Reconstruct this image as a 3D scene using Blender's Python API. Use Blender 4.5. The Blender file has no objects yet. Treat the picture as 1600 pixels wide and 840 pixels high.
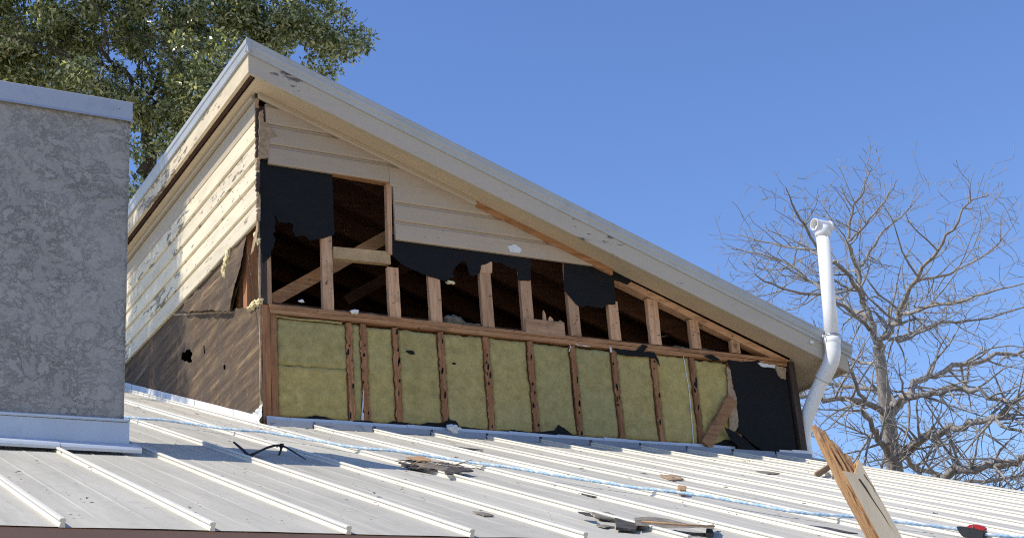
import bpy, bmesh, math, random
from math import radians as rad, sin, cos, pi
from mathutils import Vector, Matrix, noise
from mathutils.geometry import tessellate_polygon
random.seed(7)
sc = bpy.context.scene
COL = sc.collection

# ------------------------------------------------------------------ camera
# metres; x runs along the stripped wall, y into the house, z up; origin = left front corner of the dormer on the roof
cam_d = bpy.data.cameras.new("camera")
cam_d.lens = 50.36
cam_d.sensor_width = 36.0
cam_d.sensor_fit = 'HORIZONTAL'
cam_d.clip_end = 3000
cam = bpy.data.objects.new("camera", cam_d)
COL.objects.link(cam)
cam.matrix_world = Matrix(((0.8703, -0.1111, -0.4799, -3.5589),
                           (-0.4867, -0.3440, -0.8030, -9.6484),
                           (-0.0759, 0.9324, -0.3534, -2.7688),
                           (0, 0, 0, 1)))
sc.camera = cam

# ------------------------------------------------------------------ light
SUN = Vector((-0.614, 0.056, 0.787)).normalized()
world = bpy.data.worlds.new("World")
sc.world = world
world.use_nodes = True
wn = world.node_tree.nodes
wl = world.node_tree.links
for n in list(wn): wn.remove(n)
sky = wn.new('ShaderNodeTexSky')
sky.sky_type = 'NISHITA'
sky.sun_disc = False
sky.sun_elevation = math.asin(SUN.z)
sky.sun_rotation = math.atan2(SUN.x, SUN.y)
sky.altitude = 0
sky.air_density = 1.15
sky.dust_density = 0.0
sky.ozone_density = 5.5
bg = wn.new('ShaderNodeBackground')
bg.inputs['Strength'].default_value = 0.135
wo = wn.new('ShaderNodeOutputWorld')
hs = wn.new('ShaderNodeHueSaturation')
hs.inputs['Saturation'].default_value = 1.09
hs.inputs['Hue'].default_value = 0.512
wl.new(sky.outputs[0], hs.inputs['Color'])
wl.new(hs.outputs[0], bg.inputs[0])
wl.new(bg.outputs[0], wo.inputs[0])
sl = bpy.data.lights.new("sun", 'SUN')
sl.energy = 3.5
sl.angle = rad(0.53)
sl.color = (1.0, 0.93, 0.80)
so = bpy.data.objects.new("sun", sl)
COL.objects.link(so)
so.rotation_euler = SUN.to_track_quat('Z', 'Y').to_euler()
so.location = (-20, 5, 30)
sc.view_settings.view_transform = 'Standard'
sc.view_settings.look = 'None'
sc.view_settings.gamma = 1
sc.view_settings.exposure = 0.45
sc.cycles.max_bounces = 8
sc.cycles.diffuse_bounces = 5
sc.cycles.use_denoising = False
sc.cycles.filter_width = 1.1

# ------------------------------------------------------------------ materials
def new_mat(name):
    m = bpy.data.materials.new(name); m.use_nodes = True
    nt = m.node_tree
    b = nt.nodes['Principled BSDF']
    return m, nt, b
def N(nt, kind, **kw):
    n = nt.nodes.new(kind)
    for k, v in kw.items(): setattr(n, k, v)
    return n
def coords(nt, scale=(1, 1, 1), rot=(0, 0, 0), random_shift=True):
    tc = N(nt, 'ShaderNodeTexCoord')
    mp = N(nt, 'ShaderNodeMapping')
    mp.inputs['Scale'].default_value = scale
    mp.inputs['Rotation'].default_value = rot
    nt.links.new(tc.outputs['Object'], mp.inputs['Vector'])
    if random_shift:
        oi = N(nt, 'ShaderNodeObjectInfo')
        mu = N(nt, 'ShaderNodeMath', operation='MULTIPLY'); mu.inputs[1].default_value = 37.0
        cx = N(nt, 'ShaderNodeCombineXYZ')
        nt.links.new(oi.outputs['Random'], mu.inputs[0])
        for i in range(3): nt.links.new(mu.outputs[0], cx.inputs[i])
        nt.links.new(cx.outputs[0], mp.inputs['Location'])
    return mp.outputs[0]
def coords2(nt, rot, scale):
    """rotate first, then stretch, so grain can run along a slanting axis"""
    tc = N(nt, 'ShaderNodeTexCoord'); m1 = N(nt, 'ShaderNodeMapping'); m2 = N(nt, 'ShaderNodeMapping')
    m1.inputs['Rotation'].default_value = rot; m2.inputs['Scale'].default_value = scale
    nt.links.new(tc.outputs['Object'], m1.inputs['Vector']); nt.links.new(m1.outputs[0], m2.inputs['Vector'])
    return m2.outputs[0]
def noise_tex(nt, vec, scale, detail=5, rough=0.6):
    n = N(nt, 'ShaderNodeTexNoise')
    n.inputs['Scale'].default_value = scale; n.inputs['Detail'].default_value = detail; n.inputs['Roughness'].default_value = rough
    nt.links.new(vec, n.inputs['Vector'])
    return n.outputs['Fac']
def ramp(nt, fac, stops):
    r = N(nt, 'ShaderNodeValToRGB')
    e = r.color_ramp.elements
    while len(e) < len(stops): e.new(0.5)
    for i, (p, c) in enumerate(stops):
        e[i].position = p
        e[i].color = (*c, 1) if len(c) == 3 else c
    nt.links.new(fac, r.inputs[0])
    return r.outputs[0]
def g(v): return (v, v, v)
def mixc(nt, fac, a, b, mode='MIX'):
    m = N(nt, 'ShaderNodeMix', data_type='RGBA', blend_type=mode)
    if isinstance(fac, (int, float)): m.inputs[0].default_value = fac
    else: nt.links.new(fac, m.inputs[0])
    for sock, v in ((6, a), (7, b)):
        if isinstance(v, tuple): m.inputs[sock].default_value = (*v, 1)
        else: nt.links.new(v, m.inputs[sock])
    return m.outputs[2]
def bump(nt, b, h, strength=0.5, dist=0.01, prev=None):
    n = N(nt, 'ShaderNodeBump')
    n.inputs['Strength'].default_value = strength; n.inputs['Distance'].default_value = dist
    nt.links.new(h, n.inputs['Height'])
    if prev is not None: nt.links.new(prev, n.inputs['Normal'])
    nt.links.new(n.outputs[0], b.inputs['Normal'])
    return n.outputs[0]

def wood_mat(name, axis, dark, mid, light, rough=0.8):
    s = {'x': (1.2, 14, 14), 'y': (14, 1.2, 14), 'z': (14, 14, 1.2)}[axis]
    m, nt, b = new_mat(name)
    v = coords(nt, s)
    f = noise_tex(nt, v, 3.0, 8, 0.62)
    c = ramp(nt, f, [(0.28, dark), (0.5, mid), (0.72, light)])
    v2 = coords(nt, (1, 1, 1))
    f2 = noise_tex(nt, v2, 4.0, 5, 0.7)
    c = mixc(nt, ramp(nt, f2, [(0.55, g(0)), (0.75, g(0.65))]), c, tuple(a * 0.35 for a in dark))
    oi = N(nt, 'ShaderNodeObjectInfo')
    c = mixc(nt, 1.0, c, ramp(nt, oi.outputs['Random'], [(0, (0.72, 0.70, 0.68)), (1, (1.18, 1.15, 1.1))]), 'MULTIPLY')
    f3 = noise_tex(nt, coords(nt, (1, 1, 1)), 26, 2, 0.5)     # nail holes and staple rust
    c = mixc(nt, ramp(nt, f3, [(0.70, g(0)), (0.74, g(0.8))]), c, (0.02, 0.013, 0.01))
    nt.links.new(c, b.inputs['Base Color'])
    b.inputs['Roughness'].default_value = rough
    bump(nt, b, f, 0.5, 0.006)
    return m
PINE = ((0.36, 0.19, 0.095), (0.56, 0.325, 0.18), (0.68, 0.43, 0.26))
OLD = ((0.19, 0.075, 0.028), (0.34, 0.15, 0.06), (0.46, 0.235, 0.105))
DARKW = ((0.035, 0.02, 0.014), (0.06, 0.036, 0.025), (0.10, 0.065, 0.045))
W_PINE_Z = wood_mat('pine_upright', 'z', *PINE)
W_PINE_X = wood_mat('pine_along', 'x', *PINE)
W_OLD_Z = wood_mat('old_stud_wood', 'z', *OLD)
W_OLD_X = wood_mat('old_plate_wood', 'x', (0.23, 0.10, 0.038), (0.41, 0.20, 0.085), (0.54, 0.30, 0.14))
W_DARK_Z = wood_mat('weathered_post', 'z', *DARKW)
W_DARK_Y = wood_mat('gap_wood', 'y', (0.05, 0.02, 0.011), (0.085, 0.036, 0.02), (0.12, 0.055, 0.03))
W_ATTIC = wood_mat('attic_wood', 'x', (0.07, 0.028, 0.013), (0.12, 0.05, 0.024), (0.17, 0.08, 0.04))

def paint_mat(name, axis, base, peel=0.56, under=(0.14, 0.115, 0.09), dirt=(0.35, 0.29, 0.2), soft=0.02):
    s = {'x': (1.0, 4.5, 4.5), 'y': (4.5, 1.0, 4.5), 'z': (4.5, 4.5, 1.0)}[axis]
    m, nt, b = new_mat(name)
    v = coords(nt, s)
    f = noise_tex(nt, v, 5.5, 8, 0.7)
    big = noise_tex(nt, coords(nt), 0.9, 3, 0.5)
    ad = N(nt, 'ShaderNodeMath', operation='MULTIPLY_ADD'); ad.inputs[1].default_value = 0.6; ad.inputs[2].default_value = -0.31
    nt.links.new(big, ad.inputs[0])
    sm = N(nt, 'ShaderNodeMath', operation='ADD')
    nt.links.new(f, sm.inputs[0]); nt.links.new(ad.outputs[0], sm.inputs[1])
    mask = ramp(nt, sm.outputs[0], [(peel, g(0)), (peel + soft, g(1))])
    grime = noise_tex(nt, v, 2.2, 6, 0.65)
    c = mixc(nt, ramp(nt, grime, [(0.45, g(0)), (0.8, g(0.5))]), base, dirt)
    oi = N(nt, 'ShaderNodeObjectInfo')
    c = mixc(nt, 1.0, c, ramp(nt, oi.outputs['Random'], [(0, g(0.9)), (1, g(1.06))]), 'MULTIPLY')
    wg = noise_tex(nt, coords(nt, tuple(k * 4 for k in s)), 3, 5, 0.6)
    u = ramp(nt, wg, [(0.3, tuple(k * 0.45 for k in under)), (0.7, under)])
    c = mixc(nt, mask, c, u)
    nt.links.new(c, b.inputs['Base Color'])
    b.inputs['Roughness'].default_value = 0.62
    inv = N(nt, 'ShaderNodeMath', operation='MULTIPLY_ADD'); inv.inputs[1].default_value = -1.0
    nt.links.new(mask, inv.inputs[0]); 
    gr = N(nt, 'ShaderNodeMath', operation='MULTIPLY'); gr.inputs[1].default_value = 0.5
    nt.links.new(wg, gr.inputs[0]); nt.links.new(gr.outputs[0], inv.inputs[2])
    bump(nt, b, inv.outputs[0], 0.7, 0.0025)
    return m
CREAM = (0.70, 0.60, 0.43)
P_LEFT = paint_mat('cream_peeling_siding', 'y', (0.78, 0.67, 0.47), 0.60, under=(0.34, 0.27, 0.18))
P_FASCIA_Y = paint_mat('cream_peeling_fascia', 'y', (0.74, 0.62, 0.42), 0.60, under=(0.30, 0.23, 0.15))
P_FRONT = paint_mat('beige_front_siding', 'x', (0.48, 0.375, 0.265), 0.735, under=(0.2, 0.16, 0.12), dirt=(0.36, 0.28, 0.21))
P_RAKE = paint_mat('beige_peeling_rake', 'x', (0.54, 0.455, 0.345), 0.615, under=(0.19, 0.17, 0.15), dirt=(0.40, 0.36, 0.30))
P_SOFFIT = paint_mat('cream_soffit', 'x', (0.56, 0.44, 0.285), 0.80, dirt=(0.44, 0.34, 0.22))
P_TRIM = paint_mat('cream_trim', 'x', (0.50, 0.41, 0.29), 0.78)

def metal_mat(name, base, rough, metallic, var=0.12, sc_=3.0, streak=None):
    m, nt, b = new_mat(name)
    f = noise_tex(nt, coords(nt, streak or (1, 1, 1)), sc_, 6, 0.65)
    c = ramp(nt, f, [(0.3, tuple(k * (1 - var) for k in base)), (0.7, tuple(min(1, k * (1 + var)) for k in base))])
    f2 = noise_tex(nt, coords(nt), 9, 6, 0.7)
    c = mixc(nt, ramp(nt, f2, [(0.55, g(0)), (0.8, g(0.5))]), c, tuple(k * 0.55 for k in base))
    oi = N(nt, 'ShaderNodeObjectInfo')
    c = mixc(nt, 1.0, c, ramp(nt, oi.outputs['Random'], [(0, g(0.93)), (1, g(1.05))]), 'MULTIPLY')
    nt.links.new(c, b.inputs['Base Color'])
    b.inputs['Roughness'].default_value = rough
    b.inputs['Metallic'].default_value = metallic
    bump(nt, b, noise_tex(nt, coords(nt), 2.5, 2, 0.5), 0.25, 0.01)
    return m
M_PANEL = metal_mat('roof_panel_metal', (0.50, 0.47, 0.39), 0.6, 0.0, 0.14, 2.0, (6, 0.5, 1))
M_RIB = metal_mat('roof_seam_metal', (0.72, 0.69, 0.60), 0.5, 0.0, 0.05, 3.0)
M_FLASH = metal_mat('pale_flashing', (0.54, 0.58, 0.64), 0.4, 0.15, 0.06, 3.0)
M_CLOSURE = metal_mat('grey_closure', (0.30, 0.31, 0.32), 0.45, 0.3, 0.1, 3.0)
M_CAP = metal_mat('chimney_cap_metal', (0.42, 0.44, 0.48), 0.45, 0.25, 0.05, 2.0)
M_TRIM = metal_mat('white_rake_trim', (0.46, 0.48, 0.49), 0.4, 0.15, 0.06, 3.0)
M_WHITE = metal_mat('white_wall_flashing', (0.74, 0.73, 0.70), 0.5, 0.0, 0.08, 5.0)
M_ROOFTOP = metal_mat('dormer_roof_metal', (0.45, 0.46, 0.46), 0.45, 0.2, 0.08, 3.0)
M_PVC = metal_mat('white_pvc', (0.86, 0.85, 0.82), 0.25, 0.0, 0.03, 3.0)
M_BROWN = metal_mat('brown_eave_paint', (0.34, 0.20, 0.14), 0.5, 0.0, 0.08, 3.0)
M_STEEL = metal_mat('clamp_steel', (0.45, 0.46, 0.48), 0.3, 0.9, 0.1, 8.0)

def felt_mat(name, base, dusty=0.0, rough=0.85):
    m, nt, b = new_mat(name)
    f = noise_tex(nt, coords(nt, (1, 1, 3)), 7, 7, 0.65)
    c = ramp(nt, f, [(0.35, tuple(k * 0.65 for k in base)), (0.62, base), (0.8, tuple(k * 1.9 for k in base))])
    sf = noise_tex(nt, coords(nt, (0.5, 1, 6)), 9, 8, 0.8)
    c = mixc(nt, ramp(nt, sf, [(0.62, g(0)), (0.74, g(0.6))]), c, (0.055, 0.055, 0.06))
    nt.links.new(c, b.inputs['Base Color'])
    b.inputs['Roughness'].default_value = rough
    b.inputs['Specular IOR Level'].default_value = 0.32
    f2 = noise_tex(nt, coords(nt), 5, 4, 0.55)
    bump(nt, b, f2, 0.8, 0.05)
    return m
FELT = felt_mat('tar_paper', (0.0075, 0.0075, 0.009))
FELT2 = felt_mat('tar_paper_matt', (0.0065, 0.0065, 0.007))

def dusty_felt(name):
    m, nt, b = new_mat(name)
    v = coords2(nt, (rad(4), 0, 0), (1, 0.30, 4.5))               # dust lines over the board joints beneath
    f = noise_tex(nt, v, 3.0, 9, 0.74)
    v2 = coords(nt, (1, 1, 1), (0, 0, 0), False)
    f2 = noise_tex(nt, v2, 2.4, 8, 0.75)
    c = ramp(nt, f, [(0.36, (0.06, 0.042, 0.029)), (0.50, (0.14, 0.098, 0.064)), (0.59, (0.22, 0.152, 0.09)), (0.70, (0.46, 0.33, 0.19))])
    c = mixc(nt, ramp(nt, f2, [(0.44, g(0)), (0.60, g(0.8))]), c, (0.10, 0.078, 0.062))
    f3 = noise_tex(nt, v2, 14, 6, 0.7)
    c = mixc(nt, ramp(nt, f3, [(0.58, g(0)), (0.70, g(0.6))]), c, (0.30, 0.20, 0.11))
    f4 = noise_tex(nt, coords(nt, (1, 3, 1), (0, 0, 0), False), 6, 5, 0.7)
    c = mixc(nt, ramp(nt, f4, [(0.66, g(0)), (0.72, g(0.8))]), c, (0.03, 0.024, 0.02))
    nt.links.new(c, b.inputs['Base Color'])
    b.inputs['Roughness'].default_value = 0.92
    b.inputs['Specular IOR Level'].default_value = 0.12
    p = bump(nt, b, f2, 0.6, 0.03)
    bump(nt, b, f, 0.4, 0.012, p)
    return m
FELT_DUSTY = dusty_felt('dusty_tar_paper')

def wool_mat():
    m, nt, b = new_mat('mineral_wool')
    f = noise_tex(nt, coords(nt), 13, 8, 0.75)
    c = ramp(nt, f, [(0.3, (0.27, 0.205, 0.07)), (0.5, (0.40, 0.31, 0.112)), (0.75, (0.55, 0.44, 0.18))])
    f2 = noise_tex(nt, coords(nt), 2.2, 4, 0.6)
    c = mixc(nt, ramp(nt, f2, [(0.4, g(0)), (0.8, g(0.5))]), c, (0.36, 0.33, 0.16))
    f3 = noise_tex(nt, coords(nt, (1, 1, 2.2)), 5.5, 7, 0.75)
    c = mixc(nt, ramp(nt, f3, [(0.66, g(0)), (0.76, g(0.4))]), c, (0.12, 0.10, 0.04))
    oi = N(nt, 'ShaderNodeObjectInfo')
    c = mixc(nt, 1.0, c, ramp(nt, oi.outputs['Random'], [(0, (0.90, 0.93, 0.93)), (0.5, (1.04, 1.04, 1.02)), (1, (1.20, 1.15, 1.02))]), 'MULTIPLY')
    nt.links.new(c, b.inputs['Base Color'])
    b.inputs['Roughness'].default_value = 0.95
    v = N(nt, 'ShaderNodeTexVoronoi'); v.inputs['Scale'].default_value = 45
    nt.links.new(coords(nt, (1, 1, 0.5)), v.inputs['Vector'])
    p = bump(nt, b, f, 0.9, 0.015)
    bump(nt, b, v.outputs['Distance'], 0.35, 0.006, p)
    return m
WOOL = wool_mat()

def stucco_mat():
    m, nt, b = new_mat('grey_stucco')
    vec = coords(nt, (1, 1, 1.15), (0, 0, 0), False)
    warp = N(nt, 'ShaderNodeTexNoise'); warp.inputs['Scale'].default_value = 5; warp.inputs['Detail'].default_value = 4
    nt.links.new(vec, warp.inputs['Vector'])
    va = N(nt, 'ShaderNodeVectorMath', operation='MULTIPLY_ADD')
    va.inputs[1].default_value = (0.22, 0.22, 0.22)
    nt.links.new(warp.outputs['Color'], va.inputs[0]); nt.links.new(vec, va.inputs[2])
    plates = noise_tex(nt, va.outputs[0], 10, 8, 0.72)            # trowelled skips and ridges
    zone = ramp(nt, noise_tex(nt, vec, 3.2, 4, 0.6), [(0.36, g(0.35)), (0.66, g(1))])
    lip = ramp(nt, plates, [(0.36, g(0)), (0.50, g(0.5)), (0.53, g(1)), (0.56, g(0.6)), (0.75, g(0.55))])
    lm = N(nt, 'ShaderNodeMath', operation='MULTIPLY'); nt.links.new(lip, lm.inputs[0]); nt.links.new(zone, lm.inputs[1])
    lip = lm.outputs[0]
    fine = noise_tex(nt, vec, 70, 4, 0.6)
    tone = noise_tex(nt, vec, 2.6, 5, 0.6)
    c = ramp(nt, tone, [(0.3, (0.355, 0.33, 0.30)), (0.7, (0.415, 0.39, 0.355))])
    sk = N(nt, 'ShaderNodeMath', operation='MULTIPLY'); nt.links.new(ramp(nt, plates, [(0.475, g(0.0)), (0.50, g(0.2)), (0.52, g(0))]), sk.inputs[0]); nt.links.new(zone, sk.inputs[1])
    c = mixc(nt, sk.outputs[0], c, (0.14, 0.13, 0.122))  # shadow lines of the relief painted into the colour along the skips
    c = mixc(nt, ramp(nt, fine, [(0.4, g(0.25)), (0.6, g(0))]), c, (0.2, 0.19, 0.18))
    nt.links.new(c, b.inputs['Base Color'])
    b.inputs['Roughness'].default_value = 0.92
    p = bump(nt, b, lip, 1.0, 0.0065)
    bump(nt, b, fine, 0.5, 0.003, p)
    return m
STUCCO = stucco_mat()

def flat_mat(name, base, rough=0.8, var=0.25, scale=12, bumpd=0.005):
    m, nt, b = new_mat(name)
    f = noise_tex(nt, coords(nt), scale, 5, 0.65)
    c = ramp(nt, f, [(0.3, tuple(k * (1 - var) for k in base)), (0.7, tuple(min(1, k * (1 + var)) for k in base))])
    nt.links.new(c, b.inputs['Base Color'])
    b.inputs['Roughness'].default_value = rough
    bump(nt, b, f, 0.5, bumpd)
    return m
FOAM_Y = flat_mat('yellow_foam', (0.72, 0.60, 0.33), 0.8, 0.2, 40, 0.01)
FOAM_W = flat_mat('white_foam', (0.72, 0.72, 0.70), 0.7, 0.1, 30)
GUNK = flat_mat('attic_litter', (0.10, 0.085, 0.065), 0.95, 0.5, 30, 0.02)
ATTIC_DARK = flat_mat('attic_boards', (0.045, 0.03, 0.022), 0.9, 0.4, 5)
BARK_CHIP = flat_mat('charred_scrap', (0.055, 0.048, 0.042), 0.85, 0.6, 18, 0.02)
SCRAP = flat_mat('grey_scrap', (0.19, 0.165, 0.13), 0.85, 0.5, 14, 0.02)
CHIP = flat_mat('wood_chip', (0.40, 0.24, 0.12), 0.85, 0.3, 20)
FIBRE = flat_mat('tan_fibreboard', (0.36, 0.25, 0.15), 0.9, 0.35, 25, 0.01)
TWIG_BLACK = flat_mat('black_branch', (0.022, 0.018, 0.015), 0.85, 0.4, 25)
ROPE_B = flat_mat('rope_blue', (0.32, 0.50, 0.68), 0.7, 0.2, 60, 0.002)
ROPE_W = flat_mat('rope_white', (0.62, 0.68, 0.74), 0.7, 0.15, 60, 0.002)
BLACK_PL = flat_mat('black_plastic', (0.022, 0.022, 0.024), 0.38, 0.2, 20, 0.001)
RED_PL = flat_mat('red_anodised', (0.42, 0.015, 0.02), 0.28, 0.15, 20, 0.001)
WALL_BRICK = flat_mat('house_wall_paint', (0.30, 0.27, 0.23), 0.85, 0.15, 4)
GROUND = flat_mat('dry_ground', (0.36, 0.285, 0.185), 0.95, 0.45, 1.2, 0.05)
NEST = flat_mat('grey_batt_scrap', (0.16, 0.135, 0.10), 0.95, 0.5, 22, 0.03)

def splinter_mat():
    m, nt, b = new_mat('fresh_split_wood')
    v = coords2(nt, (0, rad(19), 0), (40, 40, 2.0))
    f = noise_tex(nt, v, 3, 7, 0.65)
    c = ramp(nt, f, [(0.25, (0.20, 0.085, 0.03)), (0.48, (0.52, 0.29, 0.13)), (0.75, (0.72, 0.48, 0.26))])
    nt.links.new(c, b.inputs['Base Color']); b.inputs['Roughness'].default_value = 0.75
    bump(nt, b, f, 0.8, 0.008)
    return m
SPLIT = splinter_mat()
P_BOARD = paint_mat('old_cream_board_paint', 'z', (0.68, 0.57, 0.40), 0.62, under=(0.22, 0.17, 0.12))

def bark_mat(name, dark, light, axis=(9, 9, 1.6)):
    m, nt, b = new_mat(name)
    f = noise_tex(nt, coords(nt, axis), 2.5, 8, 0.7)
    c = ramp(nt, f, [(0.32, dark), (0.68, light)])
    f2 = noise_tex(nt, coords(nt), 1.3, 4, 0.6)
    c = mixc(nt, ramp(nt, f2, [(0.45, g(0)), (0.7, g(0.5))]), c, tuple(k * 0.6 for k in dark))
    nt.links.new(c, b.inputs['Base Color']); b.inputs['Roughness'].default_value = 0.9
    bump(nt, b, f, 0.8, 0.03)
    return m
BARK_OAK = bark_mat('oak_bark', (0.035, 0.028, 0.022), (0.11, 0.092, 0.075))
BARK_CYP = bark_mat('cypress_bark', (0.15, 0.13, 0.11), (0.50, 0.45, 0.395))
TWIG_CYP = bark_mat('cypress_twig_bark', (0.17, 0.152, 0.137), (0.48, 0.45, 0.41), (3, 3, 3))

def leaf_mat():
    m, nt, b = new_mat('oak_leaf')
    gm = N(nt, 'ShaderNodeNewGeometry')
    c = ramp(nt, gm.outputs['Random Per Island'], [(0.0, (0.05, 0.065, 0.03)), (0.4, (0.17, 0.195, 0.09)), (0.7, (0.36, 0.38, 0.20)), (0.92, (0.66, 0.65, 0.45)), (1.0, (0.72, 0.67, 0.48))])  # palest stops paint sun highlights into the colour of random leaves
    nt.links.new(c, b.inputs['Base Color'])
    b.inputs['Roughness'].default_value = 0.3
    b.inputs['Specular IOR Level'].default_value = 0.8
    tr = N(nt, 'ShaderNodeBsdfTranslucent')
    tc_ = mixc(nt, 1.0, c, (1.6, 1.7, 0.7), 'MULTIPLY')
    nt.links.new(tc_, tr.inputs[0])
    mx = N(nt, 'ShaderNodeMixShader'); mx.inputs[0].default_value = 0.35
    nt.links.new(b.outputs[0], mx.inputs[1]); nt.links.new(tr.outputs[0], mx.inputs[2])
    nt.links.new(mx.outputs[0], nt.nodes['Material Output'].inputs[0])
    return m
LEAF = leaf_mat()

# ------------------------------------------------------------------ builders
def link(name, me, mat, parent=None, smooth=False):
    o = bpy.data.objects.new(name, me)
    COL.objects.link(o)
    if mat is not None:
        for mm in (mat if isinstance(mat, (list, tuple)) else [mat]): me.materials.append(mm)
    if smooth:
        for p in me.polygons: p.use_smooth = True
    if parent is not None:
        o.parent = parent
        o.matrix_parent_inverse = Matrix.Translation(-parent.location) if parent.parent is None else Matrix.Identity(4)
    return o
def tag(o, label=None, cat=None, group=None, kind=None):
    if label: o['label'] = label
    if cat: o['category'] = cat
    if group: o['group'] = group
    if kind: o['kind'] = kind
    return o
def thing(name, label, cat, loc=(0, 0, 0), group=None):
    o = bpy.data.objects.new(name, None); COL.objects.link(o)
    o.location = loc; o.empty_display_size = 0.1
    return tag(o, label, cat, group)
def pyd(name, verts, faces, mat, parent=None, smooth=False, fix=True):
    me = bpy.data.meshes.new(name)
    me.from_pydata([tuple(v) for v in verts], [], faces)
    me.update()
    if fix:
        bm = bmesh.new(); bm.from_mesh(me)
        bmesh.ops.recalc_face_normals(bm, faces=bm.faces)
        bm.to_mesh(me); bm.free()
    return link(name, me, mat, parent, smooth)
def part(o, label):
    o['label'] = label; return o

def solid(name, loops, to3, d0, d1, mat, parent, wob=0.0, seed=0):
    """torn sheet: outline (and holes) in a plane, given thickness; to3(u, v, d) -> point"""
    vv = [[Vector((u, v, 0)) for u, v in lp] for lp in loops]
    tris = tessellate_polygon(vv)
    flat = [p for lp in loops for p in lp]
    n = len(flat)
    def wv(u, v): return wob * noise.noise(Vector((u * 6 + seed, v * 6, seed * 1.7)))
    verts = [to3(u, v, d0 + wv(u, v)) for u, v in flat] + [to3(u, v, d1 + wv(u, v)) for u, v in flat]
    faces = [tuple(t) for t in tris] + [tuple(i + n for i in reversed(t)) for t in tris]
    k = 0
    for lp in loops:
        m = len(lp)
        for i in range(m):
            a, b = k + i, k + (i + 1) % m
            faces.append((a, b, b + n, a + n))
        k += m
    return pyd(name, verts, faces, mat, parent)
def front3(u, v, d): return (u, d, v)
def left3(u, v, d): return (d, u, v)
TA = 0.3594
NR = Vector((0, -0.3382, 0.9411))
def roof3(u, v, d): return tuple(Vector((u, v, v * TA)) + NR * d)

def beam(name, a, b, w, h, mat, parent, side=None, seg=6, rough=0.0015, bev=0.003):
    """board from a to b; w across `side`, h across the third axis"""
    a, b = Vector(a), Vector(b)
    ax = (b - a).normalized()
    sd = Vector(side) if side else Vector((0, 1, 0))
    sd = (sd - ax * sd.dot(ax)).normalized()
    up = ax.cross(sd)
    bm = bmesh.new()
    rings = []
    for i in range(seg + 1):
        c = a.lerp(b, i / seg)
        r = []
        for su, sv in ((-1, -1), (1, -1), (1, 1), (-1, 1)):
            j = Vector((random.uniform(-1, 1), random.uniform(-1, 1), random.uniform(-1, 1))) * rough
            r.append(bm.verts.new(c + sd * (su * w / 2) + up * (sv * h / 2) + j))
        rings.append(r)
    for i in range(seg):
        for k in range(4):
            bm.faces.new((rings[i][k], rings[i][(k + 1) % 4], rings[i + 1][(k + 1) % 4], rings[i + 1][k]))
    bm.faces.new(rings[0][::-1]); bm.faces.new(rings[-1])
    if bev:
        bmesh.ops.bevel(bm, geom=[e for e in bm.edges if e.calc_length() > 0 and len(e.link_faces) == 2 and e.calc_face_angle(0) > 0.8], offset=bev, segments=1, affect='EDGES')
    bmesh.ops.recalc_face_normals(bm, faces=bm.faces)
    me = bpy.data.meshes.new(name); bm.to_mesh(me); bm.free()
    return link(name, me, mat, parent)
def box(name, lo, hi, mat, parent, bev=0.003):
    bm = bmesh.new()
    bmesh.ops.create_cube(bm, size=1)
    for v in bm.verts:
        v.co = Vector([lo[i] + (v.co[i] + 0.5) * (hi[i] - lo[i]) for i in range(3)])
    if bev: bmesh.ops.bevel(bm, geom=bm.edges[:], offset=bev, segments=1, affect='EDGES')
    me = bpy.data.meshes.new(name); bm.to_mesh(me); bm.free()
    return link(name, me, mat, parent)
def extrude_profile(name, prof, path, mat, parent, closed=True, frame=None, smooth=False):
    """prof: list of (s, t); path: list of points; frame(i) -> (S, T) axes"""
    n = len(prof); verts = []; faces = []
    for i, p in enumerate(path):
        S, T = frame(i)
        for s, t in prof: verts.append(Vector(p) + S * s + T * t)
    m = n if closed else n - 1
    for i in range(len(path) - 1):
        for k in range(m):
            a = i * n + k; b = i * n + (k + 1) % n
            faces.append((a, b, b + n, a + n))
    if closed:
        faces.append(tuple(range(n))[::-1]); faces.append(tuple(range((len(path) - 1) * n, len(path) * n)))
    return pyd(name, verts, faces, mat, parent, smooth)
def tube_mesh(pts, rads, sides=6, caps=True):
    pts = [Vector(p) for p in pts]
    verts = []; faces = []
    t0 = (pts[1] - pts[0]).normalized()
    u = t0.orthogonal().normalized()
    for i, p in enumerate(pts):
        t = (pts[min(i + 1, len(pts) - 1)] - pts[max(i - 1, 0)]).normalized()
        u = (u - t * u.dot(t))
        u = u.normalized() if u.length > 1e-6 else t.orthogonal().normalized()
        w = t.cross(u)
        for k in range(sides):
            a = 2 * pi * k / sides
            verts.append(p + (u * cos(a) + w * sin(a)) * rads[i])
    for i in range(len(pts) - 1):
        for k in range(sides):
            a = i * sides + k; b = i * sides + (k + 1) % sides
            faces.append((a, b, b + sides, a + sides))
    if caps:
        faces.append(tuple(range(sides))[::-1]); faces.append(tuple(range((len(pts) - 1) * sides, len(pts) * sides)))
    return verts, faces
def tube(name, pts, rads, mat, parent, sides=8, smooth=True, caps=True):
    if isinstance(rads, (int, float)): rads = [rads] * len(pts)
    v, f = tube_mesh(pts, rads, sides, caps)
    return pyd(name, v, f, mat, parent, smooth, fix=False)
def smooth_path(pts, n=6):
    P = [Vector(p) for p in pts]; out = []
    for i in range(len(P) - 1):
        p0, p1, p2, p3 = P[max(i - 1, 0)], P[i], P[i + 1], P[min(i + 2, len(P) - 1)]
        for k in range(n):
            t = k / n
            out.append(0.5 * ((2 * p1) + (p2 - p0) * t + (2 * p0 - 5 * p1 + 4 * p2 - p3) * t * t + (3 * p1 - p0 - 3 * p2 + p3) * t ** 3))
    out.append(P[-1]); return out
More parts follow.
